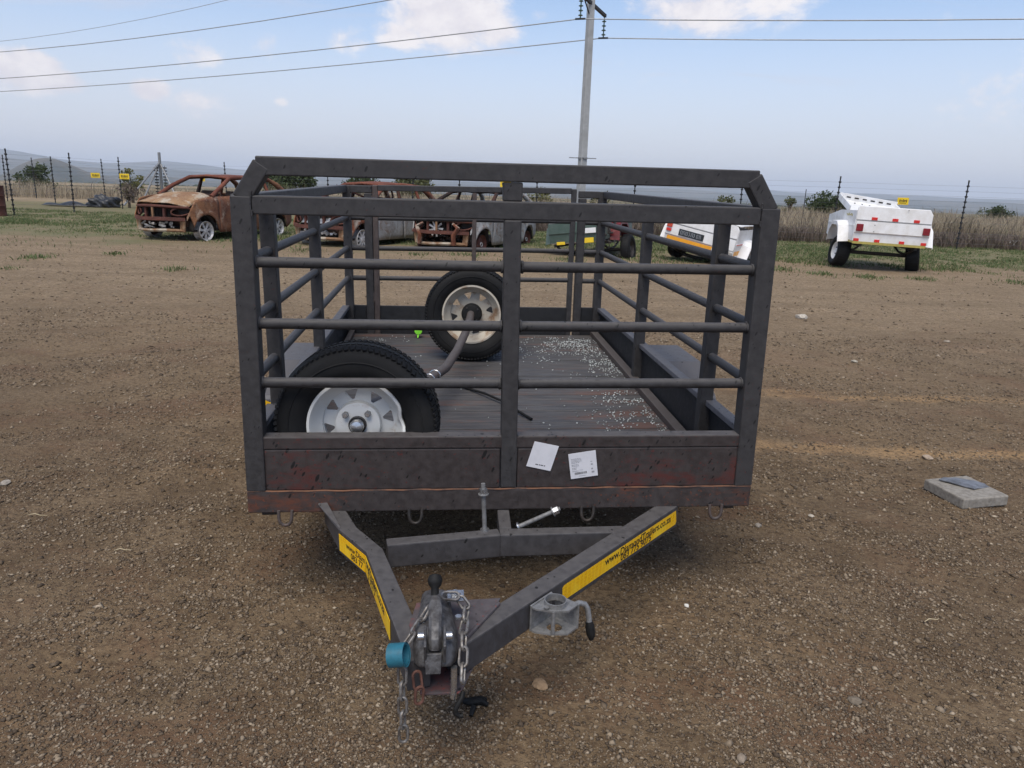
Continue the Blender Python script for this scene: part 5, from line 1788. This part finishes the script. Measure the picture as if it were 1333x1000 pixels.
    eng.box((.05, -1.30, .52), (.66, .42, .34)).box((-.30, -1.36, .66), (.26, .26, .12)).box((.34, -1.42, .60), (.16, .22, .26))
    for k in range(7):
        eng.tube([(rj.uniform(-.5, .5), rj.uniform(-1.6, -1.1), rj.uniform(.5, .7)), (rj.uniform(-.5, .5), rj.uniform(-1.6, -1.1), rj.uniform(.62, .80)), (rj.uniform(-.5, .5), rj.uniform(-1.6, -1.0), rj.uniform(.5, .78))], .022, 6)
    eng.build('engine', M_rust_dark, car, 40, bevel=.015)
    if bonnet:
        def hood(u, v):
            x = (u * 2 - 1) * (.70 + .02 * v)
            y0 = fy(x) + .015
            y = y0 + (-.86 - y0) * v
            dip = .012 * math.cos(2 * math.pi * u * 2) * (1 - v) ** 3
            return (x * (1 - .03 * v), y, .735 + tall * .5 + (.205 + tall * .1) * math.sin(v * math.pi / 2 * .96) + .055 * (1 - (u * 2 - 1) ** 2) - .03 * (abs(u * 2 - 1)) ** 4 - dip + .030 * mnoise.noise(Vector((x * 2.6, y * 2.6, seed_))) + .010 * mnoise.noise(Vector((x * 8, y * 8, seed_))))
        MB().grid(hood, 21, 13).build('bonnet', hood_m, car, 60, solid=.016)
    else:
        for s in (-1, 1):
            MB().tube([(s * .68, -1.60, .73), (s * .70, -1.2, .86), (s * .70, -.86, .93)], .03, 6).build('wing_rail', M_rustB, car, 60)
    if silver_lid:
        MB().grid(lambda u, v: (-.36 + .74 * u, -1.80 - .02 * math.sin(3 * u) + .10 * v, .52 + .11 * v + .008 * math.sin(9 * u)), 10, 4).build('torn_silver_panel', M_bareplate, car, 60, solid=.012)
    for s in (-1, 1):
        for c in (ya, yb):
            Mw = Matrix.Translation((s * .70, c, .205)) @ Matrix.Rotation(R(90) * s, 4, 'Y')
            if wheel_kind == 'bare':
                o = MB().lathe([(0, .03), (.06, .03), (.075, .01), (.15, .0), (.19, .03), (.205, .06), (.208, -.06), (.19, -.06), (.16, -.02), (0, -.02)], 28).build('wheel', M_rust_bar, car, 40, M=Mw)
                MB().lathe([(.03, .04), (.045, .05), (.05, .03)], 14).build('hub', M_alu, o, 40)
            else:
                alloy_rim(car, Mw, .205, .19, M_alu, wheel_kind)
    return car


YAW = R(-20)
c1 = burnt_car(place(-7.02, 17.72, 0, YAW), 'burnt brown hatchback with rusted bonnet and white alloy wheel, at the left of the cage', M_rustA, M_rust_hood, M_rust_roof, True, 7)
c2 = burnt_car(place(-3.42, 17.50, -.05, R(-27)), 'burnt orange car without bonnet, red roof behind the left bars of the cage', M_rustB, M_rust_hood, M_rust_roof, False, 9, True, M_rustC)
c3 = burnt_car(place(-.95, 17.75, -.09, R(-24)), 'burnt silver doored car with exposed engine fan, behind the middle bars of the cage', M_rustC, M_bareplate, M_rust_dark, True, 'bare', False, M_rustC, -.03)
# the bare cooling fan in the nose of the silver one, and its frame horns
fan = MB()
for k in range(9):
    a = 2 * math.pi * k / 9
    c, s_ = math.cos(a), math.sin(a)
    fan.prism([(.03, -.012), (.17, -.03), (.18, .012), (.03, .016)], .008, Matrix(((c, -s_, 0, -.05), (0, 0, 1, -1.80), (s_, c, 0, .53), (0, 0, 0, 1))))
fan.lathe([(0, 0), (.04, 0), (.04, .03), (0, .03)], 14, Matrix.Translation((-.05, -1.81, .53)) @ Matrix.Rotation(R(90), 4, 'X'))
fan.build('cooling_fan', M_alu, c3)
for s in (-1, 1):
    MB().tube([(s * .42 - .02, -1.83, .20), (s * .40, -1.85, .40), (s * .50, -1.83, .56), (s * .36, -1.80, .64)], [.05, .055, .05, .03], 6).build('frame_horn', M_rustB, c3, 60)
for (a, b_) in (((-.5, -.5, 1.30), (.1, .4, 1.0)), ((-.2, -.3, 1.32), (.35, .5, .98)), ((.1, .7, 1.33), (.5, .2, 1.0))):
    MB().tube([a, ((a[0] + b_[0]) / 2 + .06, (a[1] + b_[1]) / 2, (a[2] + b_[2]) / 2 - .08), b_], .022, 6).build('fallen_roof_bow', M_rust_bar, c2, 60)

# ------------------------------------------------------------------ luggage trailers by the fence
def box_trailer(M, label, body, o):
    t_ = empty('luggage_trailer', M, label, 'trailer', 'luggage trailers by the fence')
    W2, L, z0, z1, zc = o.get('w', .715), o.get('l', 1.95), .52, 1.20, .93
    tail = MB()
    # tail panel: upper lid flange, crease, lower body pressed with two shallow folds, top corners cut off
    tail.prism([(-W2, zc + .008), (W2, zc + .008), (W2, z1 - .09), (W2 - .06, z1), (-W2 + .03, z1), (-W2, z1 - .04)], .03, Matrix(((1, 0, 0, 0), (0, 0, 1, 0), (0, 1, 0, 0), (0, 0, 0, 1))))
    tail.build('lid_flange', body, t_, bevel=.012)
    lp = MB()
    lp.add([(-W2, -.012, zc - .008), (W2, -.012, zc - .008), (W2, -.012, .72), (-W2, -.012, .72), (-W2 - .004, .012, .70), (W2 + .004, .012, .70), (W2 - .02, .03, z0), (-W2 - .02 + .04, .03, z0)], [(0, 1, 2, 3), (3, 2, 5, 4), (4, 5, 6, 7)])
    lp.build('tail_panel', body, t_, solid=.012)
    MB().box((0, .012, zc), (W2 * 2 - .02, .02, .016)).build('lid_seal', M_galv, t_)
    for s in (-1, 1):
        sd = MB()
        xs, xi = W2, W2 - .012
        sd.add([(s * xs, .02, z0 + .03), (s * xs, L, z0 + .06), (s * xs, L, .98), (s * xs, L * .55, z1 - .10), (s * xs, .02, z1 - .09)], [(0, 1, 2, 3, 4)])
        sd.build('side_panel', body, t_, solid=.014)
        MB().beam((s * (xs + .006), .03, zc - .10), (s * (xs + .006), L - .02, zc - .10), .02, .03).build('side_moulding', body, t_, bevel=.006)
        if o.get('stripe'):
            MB().beam((s * (xs + .0085), .04, .66), (s * (xs + .0085), L - .02, .68), .004, .085).build('orange_stripe', M_orange, t_)
            MB().beam((s * (xs + .0175), .04, zc - .10), (s * (xs + .0175), L - .02, zc - .10), .003, .022).build('red_line', M_redref, t_)
        # flared mudguard with a faceted front
        gx0, gx1 = s * (xs + .008), s * (xs + .20)
        pr = [(.28, .50), (.40, .80), (.52, .88), (.86, .88), (1.0, .78), (1.10, .50)]
        gd = MB()
        for (a, b_), (c, d) in zip(pr, pr[1:]):
            gd.add([(gx0, a, b_ + .02), (gx1, a, b_), (gx1, c, d), (gx0, c, d + .02)], [(0, 1, 2, 3)])
        gd.add([(gx1, a, b_) for a, b_ in pr] + [(gx1, a, max(b_ - .07, .48)) for a, b_ in pr], [(i, i + 1, 7 + i, 6 + i) for i in range(5)])
        gd.build('mudguard', o.get('guard', body) if s > 0 else body, t_, solid=.012)
        # wheel
        toe, camber = o.get('toe', (0, 0))[0 if s < 0 else 1], o.get('camber', (0, 0))[0 if s < 0 else 1]
        if o.get('wheels', (1, 1))[0 if s < 0 else 1]:
            Mw = Matrix.Translation((s * o.get('tread', .80), .69, o.get('wz', .30))) @ Matrix.Rotation(R(toe), 4, 'Z') @ Matrix.Rotation(R(camber), 4, 'Y') @ Matrix.Rotation(R(90) * s, 4, 'Y') @ Matrix.Diagonal((1, 1, o.get('fat', 1), 1))
            wl = MB().lathe([(0, .05), (.05, .05), (.055, .03), (.12, .02), (.15, .045), (.168, .075), (.172, .07), (.15, .0), (.172, -.07), (.16, -.07), (.13, -.02), (0, -.02)], 32).build('wheel', o.get('rim', M_white_dirty), t_, 40, M=Mw)
            MB().lathe([(.168, .07), (.20, .094), (.27, .092), (.292, .076), (.30, .05), (.30, -.05), (.292, -.076), (.27, -.092), (.20, -.094), (.168, -.07)], 40).build('tyre', M_tyre, wl, 50)
            tr_ = MB()
            for k in range(36):
                a = 2 * math.pi * k / 36
                tr_.beam((.299 * math.cos(a), .299 * math.sin(a), -.07), (.299 * math.cos(a + .08), .299 * math.sin(a + .08), .07), .016, .008, (math.cos(a), math.sin(a), 0))
            tr_.build('tread', M_tyre, wl)['kind'] = 'stuff'
            for k in range(6):
                a = math.pi / 3 * k
                MB().box((.115 * math.cos(a), .115 * math.sin(a), .024), (.035, .02, .012), Matrix.Rotation(a, 3, 'Z')).build('rim_window', M_char, wl)
        if o.get('lamps', True):
            MB().box((s * (W2 - .075), -.030, .80), (.125, .035, .135)).build('tail_lamp', M_lamp, t_, bevel=.012)
    # deck boards below, chassis, axle
    for k in range(9):
        MB().box((0, .11 + k * .205, z0 - .004), (W2 * 2 - .06, .195, .018)).build('floor_board', M_wood, t_)
    for s in (-1, 1):
        MB().beam((s * .50, .06, z0 - .045), (s * .44, L, z0 - .045), .05, .06).build('chassis_rail', M_steel_dark, t_)
    MB().tube([(-.70, .69, .30), (.70, .69, .30)], .035, 10).build('axle', M_steel_dark, t_, 40)
    for s in (-1, 1):
        MB().tube([(s * .50, .18, .44), (s * .50, .45, .36), (s * .50, .69, .335), (s * .50, .95, .36), (s * .50, 1.2, .44)], .022, 6).build('leaf_spring', M_steel_dark, t_, 60)
    MB().box((0, L, .76), (W2 * 2 - .03, .014, .44)).build('front_panel', body, t_)
    MB().tube([(-.44, L, z0 - .05), (0, L + 1.0, z0 - .06)], .035, 6).build('drawbar', M_steel_dark, t_)
    MB().tube([(.44, L, z0 - .05), (0, L + 1.0, z0 - .06)], .035, 6).build('drawbar', M_steel_dark, t_)
    if o.get('reflectors'):
        for x in (-.35, .02, .40):
            MB().box((x, -.006, zc + .045), (.105, .010, .055)).build('reflector', M_redref, t_, bevel=.004)
        for x in (-W2 + .06, -.235, .21, W2 - .07):
            MB().box((x, .012, z0 + .050), (.095, .014, .052)).build('reflector', M_redref, t_, bevel=.004)
        MB().beam((-W2 + .0, .008, z0 + .0), (W2 - .03, .008, z0 + .0), .012, .045, (0, 0, 1)).build('yellow_strip', M_yellowline, t_)
        MB().beam((-W2 - .001, .03, z0 + .01), (-W2 - .001, L * .5, z0 + .03), .012, .045, (0, 0, 1)).build('yellow_strip', M_yellowline, t_)
        bl = MB()
        for x, z in ((-.33, .86), (-.33, .74), (.22, 1.165)):
            bl.tube([(x, -.022, z), (x, -.016, z)], .010, 8)
        bl.build('rivet', M_galv, t_)
        # faded wording on the left flank is only a ghost of brown marks
        gm = MB()
        for k in range(6):
            gm.box((-W2 - .0085, .30 + k * .07, 1.015 + .012 * (k % 2)), (.003, .045, .05 - .012 * (k % 3)))
        gm.build('faded_lettering', M_yellowline, t_)
        # the lid stands open, tipped up at the front left
        lid = MB().box((0, 0, 0), (1.18, 1.05, .022)).build('lid', body, t_, bevel=.006, M=Matrix.Translation((.02, 1.45, 1.13)) @ Matrix.Rotation(R(6), 4, 'Y') @ Matrix.Rotation(R(13), 4, 'X'))
        MB().box((0, .512, .065), (1.18, .022, .15)).build('lid_edge', body, lid, bevel=.004)
        MB().box((-.58, .0, .055), (.022, 1.0, .12)).build('lid_edge', body, lid, bevel=.004)
        MB().box((.58, .05, .04), (.022, .92, .09)).build('lid_edge', body, lid, bevel=.004)
        for k in range(6):
            MB().box((-.40 + k * .165, .4995, .075), (.085, .006, .028)).build('lid_slot', M_char, lid)
        for k in range(7):
            MB().tube([(-.46 + k * .15, .25, .011), (-.46 + k * .15, .25, .03)], .014, 6).build('lid_bolt', M_galv, lid)
    else:
        MB().grid(lambda u, v: ((u * 2 - 1) * (W2 + .01), .0 + (L + .02) * v, (z1 + .004 - .02 * (abs(u * 2 - 1)) ** 4) - .20 * max(0, v - .5) ** 1.3 * 1.2), 9, 12).build('lid', body, t_, 50, solid=.02)
    if o.get('plate') == 'black':
        pb_ = MB().box((-.17, -.024, .80), (.52, .012, .125)).build('number_plate', M_plate_black, t_, bevel=.004)
        mb = MB()
        for k, wd in enumerate((.042, .042, .042, .030, .042, .020, .036, .036)):
            x = -.39 + k * .056
            for (dx_, dz_, w_, h_) in ((0, .0, .010, .075), (wd - .010, 0, .010, .075), (wd / 2 - .005, .033, wd, .009), (wd / 2 - .005, -.033, wd, .009)):
                if (k in (3, 5) and dx_ == 0 and h_ > .05) or (k % 3 == 1 and dz_ < 0):
                    continue
                mb.box((x + dx_, -.0315, .80 + dz_), (w_, .003, h_))
        mb.build('plate_digits', M_plate_grey, pb_)
        MB().box((-.12, -.020, .652), (1.06, .006, .075)).build('orange_stripe', M_orange, t_)
        MB().box((-W2 + .07, -.031, .90), (.11, .030, .10)).build('tail_lamp', simple('orange_red_lamp', (0.62, 0.10, 0.05), (0.45, 0.05, 0.03), .25), t_, bevel=.01)
        MB().box((-W2 + .07, -.030, .80), (.10, .030, .055)).build('tail_lamp', M_redref, t_, bevel=.008)
        # torn away right corner: crumpled sheet and a dark hole
        MB().box((.46, -.022, .78), (.13, .016, .14)).build('torn_opening', M_char, t_, bevel=.01)
        MB().lathe([(0, 0), (.024, .008), (.028, 0)], 10, Matrix.Translation((.485, -.031, .77)) @ Matrix.Rotation(R(90), 4, 'X')).build('bare_bulb', M_white, t_)
        MB().grid(lambda u, v: (.30 + .42 * u, -.03 - .05 * math.sin(5 * u + 2 * v) * u, .50 + .17 * v + .03 * u), 8, 5).build('crumpled_corner', M_white_dirty, t_, 40, solid=.008)
    if o.get('plate') == 'white':
        MB().box((.30, -.024, .74), (.24, .012, .10)).build('number_plate', M_white, t_, bevel=.004)
        MB().box((.22, -.014, .55), (.28, .012, .10)).build('yellow_strip', M_sign, t_, bevel=.004)
        MB().box((-.35, -.004, .52), (.18, .012, .06)).build('yellow_strip', M_sign, t_, bevel=.004)
        MB().tube([(-W2 - .02, -.02, z1), (W2 + .02, -.02, z1)], .016, 6).build('top_rim', M_white_dirty, t_)
        ju = MB()
        rj = random.Random(4)
        for k in range(12):
            p = Vector((rj.uniform(.45, .8), rj.uniform(-.1, .25), rj.uniform(.42, .85)))
            ju.tube([p, p + Vector((rj.uniform(-.1, .15), rj.uniform(-.1, .1), rj.uniform(-.15, .12)))], rj.uniform(.012, .03), 6)
        ju.build('bent_brackets', M_steel_dark, t_)
    return t_


box_trailer(place(7.02, 14.35, 0, R(-8), R(1.9)), 'white luggage trailer with red reflectors and raised lid, beside the right fence', M_white,
            dict(reflectors=True, toe=(4, -18), camber=(5, -8), tread=.69, fat=1.3, rim=M_white, w=.67))
box_trailer(place(3.42, 14.85, -.27, R(-33), R(11.0)), 'damaged white trailer with orange stripe and black number plate, seen through the right bars', M_white,
            dict(stripe=True, plate='black', lamps=False, wheels=(1, 0), toe=(-12, 0), tread=.62, wz=.50, rim=M_rust_bar))
box_trailer(place(1.28, 15.35, -.22, R(-24), R(-7.0)), 'wrecked green trailer with maroon mudguard, seen through the cage rear', M_green_paint,
            dict(plate='white', lamps=False, wheels=(0, 1), guard=M_maroon, tread=.86, rim=M_steel_dark, w=.60))

# ------------------------------------------------------------------ slab and loose litter
zs = float(gz(2.16, 3.26))
sl = MB().prism([(2.052, 3.128), (2.298, 3.195), (2.245, 3.440), (2.000, 3.368)], .050, Matrix.Translation((0, 0, zs + .002))).build('concrete_slab', M_conc, None, bevel=.006)
tag(sl, 'square cast concrete slab lying on the gravel at the right', 'slab')
pts = [(2.055, 3.345), (2.165, 3.243), (2.20, 3.262), (2.262, 3.290), (2.268, 3.335), (2.235, 3.365), (2.165, 3.395), (2.10, 3.385)]
sh = bpy.data.meshes.new('metal_sheet')
bm = bmesh.new()
vs = [bm.verts.new((x, y, zs + .0575 + .006 * math.sin(14 * x + 9 * y))) for x, y in pts]
cv = bm.verts.new((2.17, 3.325, zs + .060))
for i in range(len(vs)):
    bm.faces.new((vs[i], vs[(i + 1) % len(vs)], cv))
bmesh.ops.subdivide_edges(bm, edges=bm.edges[:], cuts=2, use_grid_fill=True)
for v in bm.verts:
    v.co.z += .0018 * math.sin(60 * v.co.x) * math.cos(47 * v.co.y)
bm.to_mesh(sh); bm.free()
sh.materials.append(M_sheet)
so = bpy.data.objects.new('metal_sheet', sh)
COL.objects.link(so)
md = so.modifiers.new('thickness', 'SOLIDIFY'); md.thickness = .004; md.offset = 0
tag(so, 'ragged grey sheet lying on top of the concrete slab', 'sheet')

bl = MB()
bl.tube([(-.10, 1.712, .014), (-.075, 1.70, .022), (-.055, 1.712, .018), (-.035, 1.705, .010)], [.007, .013, .012, .006], 7)
bl.tube([(-.072, 1.69, .016), (-.078, 1.665, .006)], [.008, .005], 6)
bl.tube([(-.058, 1.72, .02), (-.040, 1.728, .010)], [.007, .004], 6)
tag(bl.build('rubber_scrap', M_blackrub, None, 60), 'small black rubber scrap on the gravel before the drawbar', 'scrap')

dr = MB().lathe([(0, 0), (.285, 0), (.292, .02), (.282, .05), (.282, .28), (.292, .295), (.282, .31), (.282, .57), (.292, .585), (.282, .60), (.282, .84), (.292, .86), (.292, .88), (.27, .87), (0, .865)], 32)
drm = dr.build('steel_drum', M_rust_bar, None, 40, M=place(-15.52, 22.6, 0))
tag(drm, 'rusty steel drum cut by the left edge of the picture', 'drum')

bag = bpy.data.meshes.new('tyre_heap')
bm = bmesh.new()
bmesh.ops.create_icosphere(bm, subdivisions=4, radius=1)
for v in bm.verts:
    n_ = v.co.normalized()
    q = 1 + .22 * math.sin(5 * n_.x + 2 * n_.y) * math.cos(4 * n_.y + 3 * n_.z) + .10 * math.sin(11 * n_.x + 9 * n_.z)
    v.co = Vector((n_.x * .55 * q, n_.y * .42 * q, max(n_.z, -.3) * .36 * q + .10))
bm.to_mesh(bag); bm.free()
bag.materials.append(M_black_bag)
bag.polygons.foreach_set('use_smooth', [True] * len(bag.polygons))
bo = bpy.data.objects.new('rubbish_bag', bag)
COL.objects.link(bo)
bo.matrix_world = place(-16.55, 30.6, 0, R(20))
tag(bo, 'black rubbish bag lying in the grass left of the brown hatchback', 'bag')
rg = MB().grid(lambda u, v: (-1.15 + 2.2 * u, -.35 + .7 * v, .05 + .16 * abs(math.sin(7 * u + 3 * v)) * math.sin(math.pi * v) * (.4 + .6 * math.sin(math.pi * u))), 26, 10)
tag(rg.build('plastic_sheet', M_black_bag, None, 60, M=place(-17.6, 30.4, 0, R(5)), solid=.01), 'crumpled dark plastic sheet beside the black rubbish bag', 'sheet')
bt = MB().lathe([(0, 0), (.075, .0), (.085, .02), (.085, .20), (.05, .27), (.03, .29), (.03, .32), (0, .32)], 16)
tag(bt.build('plastic_bottle', M_bottle, None, 50, M=place(15.05, 23.3, .10, R(10), R(70))), 'white plastic bottle caught in the dry grass at the right', 'bottle')

# ------------------------------------------------------------------ air
hz = bpy.data.meshes.new('haze')
bm = bmesh.new()
bmesh.ops.create_cube(bm, size=1)
bm.to_mesh(hz); bm.free()
ho = bpy.data.objects.new('haze', hz)
COL.objects.link(ho)
ho['kind'] = 'stuff'
ho.scale = (40000, 40000, 420)
ho.location = (0, 0, 420 / 2 - 130)
ho.display_type = 'WIRE'
hm = bpy.data.materials.new('air')
hm.use_nodes = True
hm.node_tree.nodes.clear()
pv = hm.node_tree.nodes.new('ShaderNodeVolumePrincipled')
pv.inputs['Color'].default_value = (0.80, 0.88, 1.0, 1)
pv.inputs['Density'].default_value = 0.00015
pv.inputs['Anisotropy'].default_value = 0.0
mo = hm.node_tree.nodes.new('ShaderNodeOutputMaterial')
hm.node_tree.links.new(pv.outputs[0], mo.inputs['Volume'])
hz.materials.append(hm)
